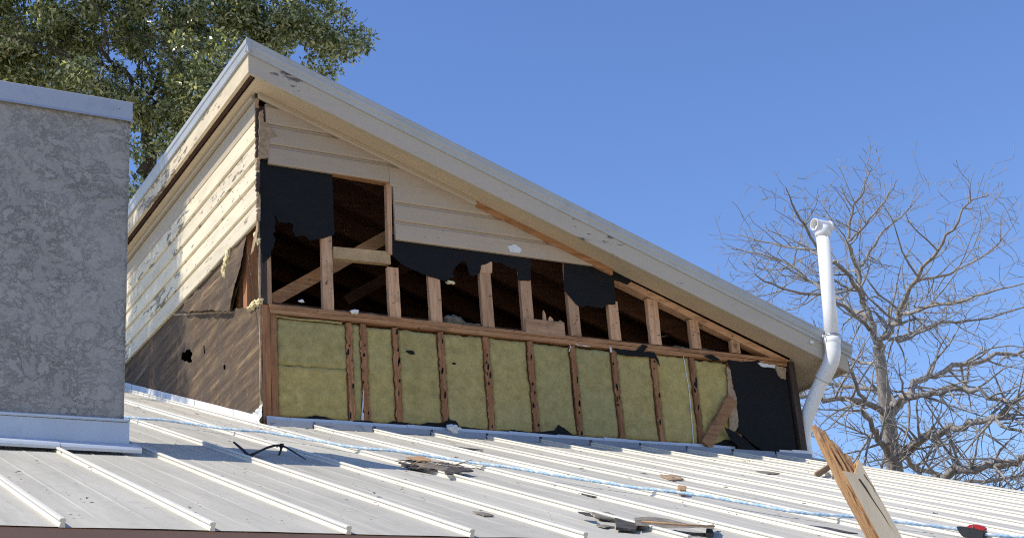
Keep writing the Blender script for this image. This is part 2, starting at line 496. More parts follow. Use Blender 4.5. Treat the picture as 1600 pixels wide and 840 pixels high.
def lump(name, c, r, mat, parent, seed=0, sub=2, amp=0.5, freq=2.0):
    bm = bmesh.new()
    bmesh.ops.create_icosphere(bm, subdivisions=sub, radius=1)
    for v in bm.verts:
        d = v.co.normalized()
        k = 1 + amp * noise.noise(d * freq + Vector((seed * 3.1, seed * 1.3, seed)))
        v.co = Vector(c) + Vector((d.x * r[0], d.y * r[1], d.z * r[2])) * k
    me = bpy.data.meshes.new(name); bm.to_mesh(me); bm.free()
    return link(name, me, mat, parent, True)
def clip(poly, a, b, c):
    """keep a*x + b*y <= c"""
    out = []
    for i in range(len(poly)):
        p, q = poly[i], poly[(i + 1) % len(poly)]
        fp = a * p[0] + b * p[1] - c; fq = a * q[0] + b * q[1] - c
        if fp <= 0: out.append(p)
        if fp * fq < 0:
            t = fp / (fp - fq); out.append((p[0] + (q[0] - p[0]) * t, p[1] + (q[1] - p[1]) * t))
    return out
def rough(poly, amp=0.006, step=0.03, seed=1, lock=None):
    """break a torn outline into short uneven edges; lock(u, v) keeps a point's edge straight"""
    rnd = random.Random(seed); out = []
    n = len(poly)
    for i in range(n):
        p, q = Vector(poly[i]), Vector(poly[(i + 1) % n])
        out.append((p.x, p.y))
        L = (q - p).length
        if lock and lock(p.x, p.y) and lock(q.x, q.y): continue
        m = int(L / step)
        nn = Vector((-(q - p).y, (q - p).x)).normalized() if L > 0 else Vector((0, 0))
        for k in range(1, m + 1):
            c = p.lerp(q, (k - 0.5 + rnd.uniform(-.25, .25)) / (m + 0.5)) + nn * rnd.uniform(-amp, amp)
            out.append((c.x, c.y))
    return out
RK = -0.343
def ZS(x): return 2.684 + RK * x            # underside of the dormer's sloping eave
SL = Vector((1, 0, RK)).normalized()        # down the dormer roof
SN = Vector((-SL.z, 0, SL.x))

# ================================================================== setting
gnd = pyd('ground', [(-900, -900, -4.4), (900, -900, -4.4), (900, 900, -4.4), (-900, 900, -4.4)], [(0, 1, 2, 3)], GROUND)
tag(gnd, kind='structure')

# ================================================================== house with standing seam roof
house = thing('house', 'low house under a pale standing seam metal roof with brown eave board', 'house', (0.3, 0, -4.4))
RIBS = [-2.54 + 0.4835 * k for k in range(-4, 16)]
EAVE = -5.08
RIDGE = 5.2
XR = 5.14
def yend(x): return RIDGE if x < -0.02 else 0.06
def panel(x0, x1, y1):
    w = x1 - x0
    us = [0, .012]
    for c in (w / 3, 2 * w / 3): us += [c - .010, c - .003, c + .003, c + .010]
    us += [w - .012, w]
    hs = [.006, 0] + ([0, .0022, .0022, 0] * 2) + [0, .006]
    if w < .3: us, hs = [0, w / 2, w], [0, 0, 0]
    ys = [EAVE - .010] + [EAVE + (y1 - EAVE) * i / 16 for i in range(17)]
    verts = []; faces = []; n = len(us)
    sd = x0 * 3.3
    for j, y in enumerate(ys):
        for u, h in zip(us, hs):
            x = x0 + u
            oil = 0.0040 * noise.noise(Vector((x * 4, y * 1.6, sd)))
            p = Vector(roof3(x, y, (h if j > 1 else 0) + oil))
            verts.append(p)
    for j in range(len(ys) - 1):
        for i in range(n - 1):
            a = j * n + i; faces.append((a, a + 1, a + 1 + n, a + n))
    return pyd('panel', verts, faces, M_PANEL, house)
edges = RIBS + [XR]
for x0, x1 in zip(edges[:-1], edges[1:]):
    if x0 < -0.02 < x1:
        panel(x0, x1, 0.06)
        e = 0.06
        pyd('panel', [roof3(x0, e, 0), roof3(-.012, e, 0), roof3(-.012, RIDGE, 0), roof3(x0, RIDGE, 0)], [(0, 1, 2, 3)], M_PANEL, house)
    else: panel(x0, x1, yend(x0))
RIB_P = [(-.014, -.002), (-.009, .016), (-.0135, .0175), (-.0145, .022), (-.011, .0265), (.001, .0275), (.005, .025), (.006, .017), (.003, .015), (.006, -.002)]
for x in RIBS:
    y1 = RIDGE if x < 0 else -0.07
    ys = [EAVE - .012 + (y1 - EAVE) * i / 14 for i in range(15)]
    rnd = random.Random(int(x * 100))
    path = [Vector(roof3(x + rnd.uniform(-.002, .002), y, 0)) for y in ys]
    extrude_profile('seam', RIB_P, path, M_RIB, house, True, lambda i: (Vector((1, 0, 0)), NR))
# right hand rake trim, back slope, deck, eave board and walls
extrude_profile('rake_trim', [(-.05, .002), (-.05, .012), (.03, .012), (.03, -.12), (.02, -.12), (.02, .002)],
                [roof3(XR, y, .001) for y in (EAVE - .02, RIDGE)], M_RIB, house, True, lambda i: (Vector((1, 0, 0)), NR))
pyd('roof_deck', [roof3(x, y, d) for d in (-.02, -.10) for x, y in ((-4.47, EAVE + .03), (XR - .02, EAVE + .03), (XR - .02, .03), (0.02, .03), (0.02, RIDGE), (-4.47, RIDGE))],
    [(0, 1, 2, 3, 4, 5), (11, 10, 9, 8, 7, 6)] + [(i, (i + 1) % 6, (i + 1) % 6 + 6, i + 6) for i in range(6)], W_ATTIC, house)
ZR = RIDGE * TA
pyd('back_roof', [(-4.5, RIDGE, ZR), (XR, RIDGE, ZR), (XR, 9.2, ZR - 1.44), (-4.5, 9.2, ZR - 1.44), (-4.5, RIDGE, ZR - .1), (XR, RIDGE, ZR - .1), (XR, 9.2, ZR - 1.54), (-4.5, 9.2, ZR - 1.54)],
    [(0, 1, 2, 3), (7, 6, 5, 4), (0, 4, 5, 1), (1, 5, 6, 2), (2, 6, 7, 3), (3, 7, 4, 0)], M_PANEL, house)
part(box('eave_fascia', (-4.47, EAVE - .005, EAVE * TA - .26), (XR, EAVE + .02, EAVE * TA - .005), M_BROWN, house), 'brown painted eave board under the metal roof edge')
box('eave_soffit', (-4.47, EAVE + .021, EAVE * TA - .25), (XR, -4.6, EAVE * TA - .225), M_BROWN, house)
box('wall', (-4.3, -4.6, -4.4), (5.0, -4.4, EAVE * TA - .1), WALL_BRICK, house)
box('wall', (-4.3, -4.39, -4.4), (-4.1, 9.0, -1.7), WALL_BRICK, house)
box('wall', (4.8, -4.39, -4.4), (5.0, 9.0, -1.7), WALL_BRICK, house)
box('wall', (-4.09, 8.8, -4.4), (4.79, 9.0, .2), WALL_BRICK, house)
pyd('gable', [(4.9, -4.3, -1.72), (4.9, 9, -1.72), (4.9, 9, .35), (4.9, RIDGE, ZR - .12), (5.0, -4.3, -1.72), (5.0, 9, -1.72), (5.0, 9, .35), (5.0, RIDGE, ZR - .12)],
    [(0, 1, 2, 3), (7, 6, 5, 4), (0, 4, 5, 1), (1, 5, 6, 2), (2, 6, 7, 3), (3, 7, 4, 0)], WALL_BRICK, house)

# ================================================================== chimney
chim = thing('chimney', 'square grey stucco chimney with blue grey metal cap on the metal roof', 'chimney', (-2.35, -2.3, -1.0))
CX0, CX1, CY0, CY1 = -3.05, -1.712, -2.65, -1.95
def stucco_face():
    bm = bmesh.new()
    bmesh.ops.create_cube(bm, size=1)
    for v in bm.verts:
        v.co = Vector((CX0 + (v.co.x + .5) * (CX1 - CX0), CY0 + (v.co.y + .5) * (CY1 - CY0), -1.05 + (v.co.z + .5) * (0.93 + 1.05)))
    bmesh.ops.bevel(bm, geom=bm.edges[:], offset=.012, segments=2, affect='EDGES')
    bmesh.ops.subdivide_edges(bm, edges=[e for e in bm.edges if e.calc_length() > .3], cuts=60, use_grid_fill=True)
    for v in bm.verts:
        v.co += Vector((1, 1, 0)) * (.0025 * noise.noise(v.co * 7)) 
    me = bpy.data.meshes.new('stucco_shaft'); bm.to_mesh(me); bm.free()
    return link('stucco_shaft', me, STUCCO, chim, True)
stucco_face()
def cap_ring(name, x0, x1, y0, y1, z0, z1, flare, mat):
    """sheet metal cap: skirt with a kicked out drip edge and a flat lid"""
    pr = [(0, z1), (0, z0 + .012), (flare, z0), (flare + .002, z0 - .002), (.0, z0 + .008)]
    verts = []; faces = []
    rings = [(0, z1 + .004), (0.003, z1), (0.003, z0 + .014), (flare, z0), (flare - .004, z0 - .001), (-.01, z0 + .010), (-.02, z0 + .02)]
    for d, z in rings:
        verts += [(x0 - d, y0 - d, z), (x1 + d, y0 - d, z), (x1 + d, y1 + d, z), (x0 - d, y1 + d, z)]
    for i in range(len(rings) - 1):
        for k in range(4):
            a = i * 4 + k; b = i * 4 + (k + 1) % 4
            faces.append((a, b, b + 4, a + 4))
    faces.append((0, 1, 2, 3))
    return pyd(name, verts, faces, mat, chim)
part(cap_ring('metal_cap', CX0 - .008, CX1 + .003, CY0 - .012, CY1 + .008, .885, 1.0, .010, M_CAP), 'blue grey sheet metal cap with drip edge')
zb = CY0 * TA
# base flashing: upright flange round the foot and a rolled apron lip at the downhill side
def flange(name, a, b, za, zb_, h, out, thick=.006):
    a, b = Vector(a), Vector(b)
    n = Vector(out)
    v = []
    for p, z in ((a, za), (b, zb_)):
        for d, t in ((0, .01), (thick, .01), (thick, h), (0, h)):
            v.append((p.x + n.x * d, p.y + n.y * d, z + t))
    f = [(0, 1, 5, 4), (1, 2, 6, 5), (2, 3, 7, 6), (3, 0, 4, 7), (0, 3, 2, 1), (4, 5, 6, 7)]
    return pyd(name, v, f, M_FLASH, chim)
flange('base_flashing', (CX0 - .02, CY0 - .006, 0), (CX1 + .022, CY0 - .006, 0), zb + .03, zb + .03, .125, (0, -1, 0))
box('base_flashing', (CX0 - .02, CY0 - .024, zb + .157), (CX1 + .024, CY0 - .004, zb + .172), M_FLASH, chim, .004)
flange('base_flashing', (CX1 + .006, CY0 - .004, 0), (CX1 + .006, CY1, 0), zb + .02, CY1 * TA, .14, (1, 0, 0))
apr = [(-.005, .050), (-.06, .026), (-.108, .004), (-.116, -.010), (-.110, -.024), (-.102, -.022), (-.104, -.010), (-.06, .014), (-.005, .036)]
path = [Vector((x, CY0 - .012, zb)) for x in (CX0 - .05, -2.62, -2.3, -2.05)]
part(extrude_profile('apron', apr, path, M_FLASH, chim, True, lambda i: (Vector((0, 1, 0)), Vector((0, 0, 1)))), 'grey rolled apron lip over the seams')
path = [Vector((x, CY0 - .016, zb - .004)) for x in (-2.046, -1.9, CX1 + .055)]
extrude_profile('apron', apr, path, M_FLASH, chim, True, lambda i: (Vector((0, 1, 0)), Vector((0, 0, 1))))
for x in (-2.9, -2.5, -1.78):
    lump('rivet', (x, CY0 - .018, .955), (.006, .004, .006), M_CLOSURE, chim, 1, 1, 0)

# ================================================================== dormer
dorm = thing('dormer', 'half stripped dormer with bare studs, green insulation and torn black paper', 'dormer', (2.5, 0, 0))
YB = 5.0                                      # back of the dormer
# --- corner posts, plates, studs
beam('corner_post', (.032, .045, .0), (.032, .045, .93), .09, .062, W_OLD_Z, dorm)
beam('corner_post', (.091, .045, .0), (.091, .045, .862), .09, .050, W_OLD_Z, dorm)
beam('corner_post', (.024, .045, .937), (.024, .045, 2.60), .085, .046, W_DARK_Z, dorm)
beam('corner_post', (.064, .05, .937), (.064, .05, 2.58), .09, .034, W_PINE_Z, dorm)
beam('corner_post', (5.098, .03, -.05), (5.098, .03, .90), .10, .07, W_DARK_Z, dorm)
plate = beam('mid_plate', (.06, .035, .920), (5.05, .035, .908), .095, .034, W_OLD_X, dorm, seg=14, rough=.0025)
beam('mid_plate', (.06, .038, .884), (5.05, .038, .870), .095, .035, W_OLD_X, dorm, seg=14, rough=.0025)
LOW = [(.683, .725), (.80, .848), (1.071, 1.126), (1.467, 1.524), (1.878, 1.937), (2.286, 2.348), (2.703, 2.767), (3.116, 3.181), (3.523, 3.590), (3.937, 4.007), (4.368, 4.43)]
for a, b in LOW:
    w = min(b - a, .043)
    c = (a + b) / 2
    st = beam('lower_stud', (c, .045, .0), (c + random.uniform(-.004, .004), .045, .852), .09, w, W_OLD_Z, dorm, rough=.003, bev=.004)
    # ragged wood fibre and nail scraps left along the stud face
    pts = [(c - w * .52, .03)]
    zz = .03
    while zz < .84:
        pts.append((c - w * random.uniform(.3, .85), zz)); zz += random.uniform(.012, .045)
    pts.append((c - w * .5, .845)); pts.append((c + w * .45, .845)); zz = .83
    while zz > .04:
        pts.append((c + w * random.uniform(.1, .85), zz)); zz -= random.uniform(.012, .045)
    solid('stud_fibre', [pts], front3, -.004, .0015, W_OLD_Z, st)
    for q in range(random.randint(4, 8)):          # added black slivers, standing in for shaded gaps and staples
        z = random.uniform(.06, .80); x = c + random.uniform(-.5, .5) * w; hh = random.uniform(.012, .06); ww = random.uniform(.004, .011)
        solid('dark_gap_sliver', [[(x - ww, z), (x + ww * .3, z - .004), (x + ww, z + hh * .5), (x + ww * .4, z + hh), (x - ww * .5, z + hh * .8)]], front3, -.007, -.0045, FELT2, st)
UP = [(.498, .585, 1.57), (1.060, 1.155, 1.36), (1.420, 1.520, 2.1), (1.895, 1.998, 1.615), (2.277, 2.380, 1.80), (2.735, 2.838, 1.62), (3.145, 3.245, 1.30), (3.558, 3.668, 1.36), (4.000, 4.100, 1.21), (4.440, 4.535, 1.06)]
for a, b, zt in UP:
    c = (a + b) / 2
    zt = min(zt, ZS(c) - .08)
    st = beam('upper_stud', (c, .022, .939), (c + random.uniform(-.006, .006), .022, zt), .042, b - a, W_PINE_Z, dorm, rough=.002, bev=.004)
    for k in range(random.randint(3, 6)):        # bent nails and staples still in the stud
        z = random.uniform(.98, max(1.02, zt - .05)); x = random.uniform(a + .015, b - .015)
        tube('nail', [(x, .01, z), (x + random.uniform(-.008, .008), -.014, z + random.uniform(-.006, .006))], [.0022, .0028], BLACK_PL, st, 5)
# broken tops of two studs
solid('upper_stud', [[(1.909,1.408),(1.908,1.465),(1.934,1.497),(1.977,1.502),(1.991,1.527),(2.022,1.536),(2.013,1.421)]], front3, -.001, .035, W_PINE_Z, dorm)
# sloping top plate under the eave, behind it the rafters
beam('top_plate', (0.06, .045, ZS(.06) - .048), (5.09, .045, ZS(5.09) - .048), .09, .062, W_PINE_X, dorm, seg=16, rough=.003)
for y in (.42, .85, 1.3, 1.75, 2.2, 2.65, 3.1, 3.55, 4.0):
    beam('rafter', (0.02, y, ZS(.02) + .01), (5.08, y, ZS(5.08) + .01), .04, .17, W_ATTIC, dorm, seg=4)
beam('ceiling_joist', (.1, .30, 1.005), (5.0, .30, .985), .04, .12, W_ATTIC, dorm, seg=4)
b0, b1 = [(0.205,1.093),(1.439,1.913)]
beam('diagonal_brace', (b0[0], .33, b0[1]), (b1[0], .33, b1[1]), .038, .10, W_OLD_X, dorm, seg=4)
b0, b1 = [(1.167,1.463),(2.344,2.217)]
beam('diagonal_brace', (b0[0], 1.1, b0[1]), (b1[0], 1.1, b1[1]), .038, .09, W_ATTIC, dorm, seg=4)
# --- the former window: head, side and rough sill
wz = 2.075
h0, h1, h2, h3 = [(0.578,2.132),(1.118,2.143),(1.086,2.081),(0.604,2.091)]
solid('window_head', [[h0, h1, h2, h3]], front3, -.026, .03, W_OLD_X, dorm)
j = [(1.074,2.089),(1.12,2.091),(1.094,1.462),(1.06,1.469)]
solid('window_side', [j], front3, -.02, .03, W_PINE_Z, dorm)
s0, s1, s2, s3 = [(0.595,1.472),(1.08,1.49),(1.086,1.386),(0.591,1.375)]
solid('window_sill', [[s0, s1, s2, s3]], front3, -.006, .05, flat_mat('bright_sill_wood', (0.47, 0.31, 0.15), .8, .25, 9), dorm)
# --- block and splinters on the plate
part(box('wood_block', (2.285, -.022, .905), (2.665, .02, 1.045), W_PINE_X, dorm, .005), 'short board nailed on the plate')
for px, w, h in ((2.47, .03, .10), (2.52, .05, .05), (2.62, .04, .025)):
    solid('splinter', [[(px, 1.04), (px + w, 1.04), (px + w * .9, 1.04 + h * .6), (px + w * .4, 1.04 + h), (px + w * .1, 1.04 + h * .7)]], front3, -.004, .012, W_PINE_Z, dorm)
# --- dark attic behind
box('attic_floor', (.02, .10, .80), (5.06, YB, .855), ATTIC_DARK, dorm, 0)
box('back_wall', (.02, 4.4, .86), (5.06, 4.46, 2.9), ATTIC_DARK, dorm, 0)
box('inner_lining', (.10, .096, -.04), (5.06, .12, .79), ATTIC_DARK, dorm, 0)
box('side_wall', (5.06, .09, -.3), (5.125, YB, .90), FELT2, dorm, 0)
# --- roof build-up
def slab(name, x0, x1, y0, y1, d0, d1, mat):
    v = []
    for x in (x0, x1):
        for y in (y0, y1):
            for d in (d0, d1): v.append((x, y, ZS(x) + d))
    f = [(0, 1, 3, 2), (4, 6, 7, 5), (0, 4, 5, 1), (2, 3, 7, 6), (0, 2, 6, 4), (1, 5, 7, 3)]
    return pyd(name, v, f, mat, dorm)
slab('roof_deck', -.15, 5.53, -.23, YB, .10, .13, W_ATTIC)
slab('roof_sheet', -.205, 5.585, -.285, YB + .3, .222, .236, M_ROOFTOP)
slab('roof_core', -.14, 5.52, -.22, YB, .132, .219, W_ATTIC)
XE = 5.56
slab('rake_soffit', -.10, XE - .03, -.232, -.012, .0, .012, P_SOFFIT)
slab('high_soffit', -.10, -.012, -.010, YB, .0, .012, P_SOFFIT)
slab('low_soffit', 5.12, XE - .03, -.010, YB, .0, .012, P_SOFFIT)
slab('gap_lining', -.158, -.10, -.232, YB, .03, .05, W_DARK_Y)
def strip(name, prof, x0, x1, mat, seg=18, jit=0.0):
    """profile (y, d) run down the rake, d measured straight up from the eave underside"""
    path = [Vector((x0 + (x1 - x0) * i / seg, 0, ZS(x0 + (x1 - x0) * i / seg))) for i in range(seg + 1)]
    rn = random.Random(5); js = [rn.uniform(-jit, jit) for _ in path]
    return extrude_profile(name, prof, path, mat, dorm, True, lambda i: (Vector((0, 1, 0)), Vector((0, 0, 1)) * (1 + js[i])))
part(strip('rake_fascia', [(-.264, -.012), (-.260, -.015), (-.236, -.015), (-.236, .16), (-.264, .16)], -.172, XE, P_RAKE, jit=.006), 'beige rake board with paint peeling along its lower edge')
part(strip('rake_drip_edge', [(-.266, .150), (-.272, .146), (-.278, .152), (-.281, .170), (-.298, .186), (-.305, .205), (-.306, .228), (-.316, .238), (-.316, .252), (-.306, .258), (-.262, .256), (-.262, .150)], -.205, XE + .045, M_TRIM), 'pale metal moulding along the sloping roof edge')
def ystrip(name, prof, y0, y1, mat, seg=14, jit=0.0):
    rn = random.Random(9)
    path = [Vector((0, y0 + (y1 - y0) * i / seg, 0)) for i in range(seg + 1)]
    js = [rn.uniform(-jit, jit) for _ in path]
    return extrude_profile(name, prof, path, mat, dorm, True, lambda i: (Vector((1, 0, 0)), Vector((0, 0, 1)) * 1.0 + Vector((js[i], 0, 0))))
zf = ZS(-.172)
part(ystrip('high_fascia', [(-.178, zf - .008), (-.150, zf - .012), (-.150, zf + .155), (-.178, zf + .155)], -.262, YB, P_FASCIA_Y), 'sunlit cream fascia with flaking paint')
ystrip('high_drip_edge', [(-.182, zf + .146), (-.196, zf + .150), (-.204, zf + .205), (-.212, zf + .214), (-.212, zf + .255), (-.180, zf + .262), (-.17, zf + .20)], -.314, YB + .3, M_ROOFTOP)
zl = ZS(XE)
ystrip('low_fascia', [(XE - .028, zl - .012), (XE, zl - .014), (XE, zl + .15), (XE - .028, zl + .15)], -.235, YB, P_RAKE)
# wall trim under the rake soffit (missing on the lower half) and the bare strip where it came off
strip('frieze_trim', [(-.058, -.002), (-.030, -.002), (-.030, -.046), (-.050, -.046), (-.058, -.038)], -.02, 1.88, P_TRIM)
strip('bare_strip', [(-.042, -.001), (-.006, -.001), (-.006, -.058), (-.042, -.058)], 1.885, 3.20, W_OLD_X)
ystrip('frieze_trim', [(-.03, zf - .065), (-.03, zf - .025 - .06), (-.055, zf - .085), (-.062, zf - .065)], .01, YB, P_TRIM)
ystrip('frieze_board', [(-.006, 2.675), (-.006, 2.485), (-.024, 2.485), (-.024, 2.675)], .02, YB, P_TRIM)

# --- lap siding, front
def prof_y(t): return -.034 + .016 * max(0.0, (t - .80) / .2) if t > .80 else -.034 + .004 * (t / .80)
def siding_front(z0, z1, x0, x1, jag=None):
    verts = []; faces = []
    for t0, t1 in ((0, .06), (.06, .80), (.80, .93), (.93, 1.0)):
        za, zb_ = z0 + (z1 - z0) * t0, z0 + (z1 - z0) * t1
        poly = [(x0, za), (x1, za), (x1, zb_), (x0, zb_)]
        poly = clip(poly, -RK, 1, 2.684 - .030)
        if len(poly) < 3: continue
        def yy(z):
            t = (z - z0) / (z1 - z0)
            if t < .06: return -.030 - .005 * (t / .06)
            if t < .80: return -.035 + .003 * (t - .06) / .74
            if t < .93: return -.032 + .014 * (t - .80) / .13
            return -.018
        n = len(poly); k = len(verts)
        verts += [(x, yy(z), z) for x, z in poly] + [(x, -.007, z) for x, z in poly]
        faces += [tuple(range(k, k + n)), tuple(range(k + 2 * n - 1, k + n - 1, -1))]
        faces += [(k + i, k + (i + 1) % n, k + n + (i + 1) % n, k + n + i) for i in range(n)]
    if verts: return pyd('siding_board', verts, faces, P_FRONT, dorm)
FZ = [1.593, 1.759, 1.925, 2.094, 2.265, 2.440, 2.615]
for i in range(3): siding_front(FZ[i], FZ[i + 1] - .001, 1.128, 3.3)
siding_front(2.094, 2.264, .06, 1.095)
siding_front(2.060, 2.264, 1.098, 3.2)
siding_front(2.265, 2.439, .05, 3.0)
siding_front(2.440, 2.614, .045, 2.0)
# torn ends and bare wood next to the corner
solid('torn_board_end', [rough([(-0.011,2.526),(0.021,2.549),(0.024,2.448),(0.066,2.422),(0.134,2.338),(0.07,2.322),(0.056,2.141),(-0.022,2.117)], .003, .02, 3)], front3, -.040, -.02, FIBRE, dorm)
solid('patch', [rough([(2.16,1.667),(2.243,1.689),(2.295,1.649),(2.274,1.617),(2.187,1.612)], .004, .015, 4)], front3, -.038, -.034, FOAM_W, dorm)

# --- lap siding, left side (sunlit)
LZ = [1.605, 1.780, 1.955, 2.130, 2.305, 2.485]
rl = random.Random(11)
for i in range(5):
    z0, z1 = LZ[i], LZ[i + 1] - .001
    h = z1 - z0
    prof = [(-.008, z0), (-.030, z0), (-.036, z0 + .008), (-.033, z0 + .8 * h), (-.026, z0 + .84 * h), (-.019, z0 + .93 * h), (-.018, z1), (-.008, z1)]
    segs = 16
    verts = []; faces = []; n = len(prof)
    for s in range(segs + 1):
        y = -.012 + (YB + .012) * (s / segs) ** 1.3
        for q, (x, z) in enumerate(prof):
            jy = rl.uniform(-.014, .012) if s == 0 else 0
            verts.append((x + rl.uniform(-.0012, .0012), y + jy, z + rl.uniform(-.001, .001)))
    for s in range(segs):
        for k in range(n):
            a = s * n + k; b = s * n + (k + 1) % n
            faces.append((a, b, b + n, a + n))
    faces.append(tuple(range(n))); faces.append(tuple(range(segs * n, segs * n + n))[::-1])
    pyd('siding_board', verts, faces, P_LEFT, dorm)
# ragged cut ends of the siding at the corner
cz = 1.60
while cz < 2.68:
    hh = rl.uniform(.05, .16)
    solid('corner_splinter', [rough([(-.04, cz), (-.012, cz), (-.008, cz + hh), (-.036, cz + hh)], .005, .012, int(cz * 91))], lambda u, v, d: (u, d, v), -.022 - rl.uniform(0, .012), -.006, W_DARK_Z if rl.random() < .4 else FIBRE, dorm)
    cz += hh + rl.uniform(0, .03)

# --- black paper on the front
part(solid('tar_paper', [rough([(-0.013,2.131),(0.604,2.135),(0.605,1.828),(0.607,1.575),(0.503,1.529),(0.39,1.498),(0.38,1.524),(0.333,1.534),(0.285,1.511),(0.255,1.572),(0.266,1.616),(0.235,1.628),(0.203,1.618),(0.141,1.62),(0.121,1.671),(0.11,1.67),(0.12,1.612),(0.109,1.584),(0.118,1.532),(0.092,1.518),(0.117,1.478),(0.101,1.429),(0.105,1.408),(0.079,1.368),(0.073,1.32),(0.031,1.283),(0.011,1.254),(-0.007,1.43)], .003, .02, 21)], front3, -.006, -.003, FELT, dorm, .004, 2), 'torn black paper hanging beside the empty window')
part(solid('tar_paper', [rough([(1.086,1.645),(2.466,1.633),(2.397,1.578),(2.374,1.39),(2.286,1.38),(2.243,1.387),(2.261,1.446),(2.246,1.485),(2.202,1.479),(2.101,1.519),(1.997,1.518),(1.971,1.497),(1.909,1.473),(1.892,1.403),(1.829,1.367),(1.794,1.374),(1.781,1.44),(1.767,1.49),(1.718,1.478),(1.661,1.42),(1.634,1.372),(1.656,1.341),(1.583,1.311),(1.559,1.291),(1.496,1.306),(1.416,1.319),(1.281,1.358),(1.169,1.4),(1.088,1.473)], .003, .02, 22)], front3, -.006, -.003, FELT, dorm, .004, 3), 'ragged black paper below the right siding boards')
part(solid('tar_paper', [rough([(2.734,1.631),(3.153,1.629),(3.421,1.51),(3.361,1.467),(3.23,1.494),(3.216,1.267),(3.136,1.259),(3.078,1.217),(2.916,1.224),(2.862,1.201),(2.813,1.225),(2.755,1.288),(2.698,1.351)], .003, .02, 23)], front3, -.008, -.004, FELT, dorm, .004, 4), 'square scrap of black paper under the eave')
part(solid('tar_paper', [rough([(4.36,0.858),(4.532,0.855),(4.728,0.883),(4.749,0.836),(4.913,0.837),(4.914,0.764),(4.967,0.726),(5.02,0.73),(5.013,0.012),(4.663,0.018),(4.494,0.113),(4.368,0.21),(4.391,0.311),(4.377,0.397),(4.404,0.517),(4.39,0.693),(4.382,0.776)], .003, .02, 24)], front3, -.012, -.006, FELT2, dorm, .004, 5), 'black paper still covering the bay at the low end')
solid('paper_flap', [rough([(4.191,0.218),(4.29,0.184),(4.412,0.11),(4.508,0.046),(4.637,-0.033),(4.437,-0.032),(4.329,0.037),(4.236,0.112)], .003, .02, 25)], front3, -.055, -.051, FELT2, dorm, .03, 6)
solid('paper_flap', [rough([(3.134,0.863),(3.252,0.857),(3.417,0.854),(3.566,0.861),(3.604,0.794),(3.61,0.737),(3.572,0.803),(3.479,0.813),(3.311,0.804),(3.199,0.806)], .003, .02, 26)], front3, -.016, -.012, FELT2, dorm, .008, 7)
solid('paper_flap', [rough([(3.371,0.856),(3.446,0.92),(3.498,0.908),(3.443,0.844)], .002, .02, 27)], front3, -.022, -.018, FELT2, dorm, .008, 8)
solid('paper_flap', [rough([(4.092,0.877),(4.194,0.892),(4.28,0.851),(4.206,0.833)], .002, .02, 28)], front3, -.016, -.012, FELT2, dorm, .006, 9)
base_top = [(0.017,0.061),(0.185,0.062),(0.336,0.076),(0.402,0.095),(0.463,0.089),(0.539,0.07),(0.658,0.057),(0.721,0.076),(0.784,0.075),(0.853,0.079),(0.884,0.056),(0.99,0.057),(1.035,0.09),(1.131,0.081),(1.256,0.074),(1.34,0.099),(1.452,0.101),(1.526,0.131),(1.577,0.124),(1.607,0.079),(1.76,0.073),(1.862,0.053),(2.021,0.073),(2.08,0.082),(2.257,0.071),(2.476,0.099),(2.518,0.15),(2.577,0.127),(2.651,0.072),(2.835,0.055),(3.056,0.051),(3.214,0.038),(3.38,0.064),(3.446,0.067),(3.523,0.055),(3.708,0.043),(3.843,0.044),(3.978,0.04),(4.107,0.07),(4.212,0.121),(4.31,0.115),(4.433,0.052)]
bp = [(x, max(z, .062)) for x, z in base_top]
solid('torn_paper_edge', [rough(bp, .004, .03, 29) [:-2] + [(bp[-1][0], .035), (bp[0][0], .035)]], front3, -.010, -.006, FELT2, dorm, .003, 10)
solid('sheathing_scrap', [rough([(4.342,0.797),(4.38,0.764),(4.373,0.633),(4.404,0.517),(4.392,0.398),(4.391,0.311),(4.372,0.234),(4.314,0.184),(4.277,0.217),(4.305,0.393),(4.33,0.629)], .005, .02, 30)], front3, -.016, -.010, FIBRE, dorm)
solid('sheathing_scrap', [rough([(4.898,0.846),(5.024,0.837),(5.004,0.726),(4.952,0.728),(4.914,0.768)], .004, .02, 31)], front3, -.022, -.012, FIBRE, dorm)
solid('white_scrap', [rough([(4.701,0.86),(4.907,0.852),(4.894,0.821),(4.739,0.826)], .003, .02, 32)], front3, -.020, -.014, FOAM_W, dorm)
d0, d1 = [(3.978,0.046),(4.335,0.494)]
part(beam('loose_brace', (d0[0], -.034, d0[1]), (d1[0], -.034, d1[1]), .036, .105, W_OLD_X, dorm, seg=5, rough=.005), 'loose board leaning across the last green bay')

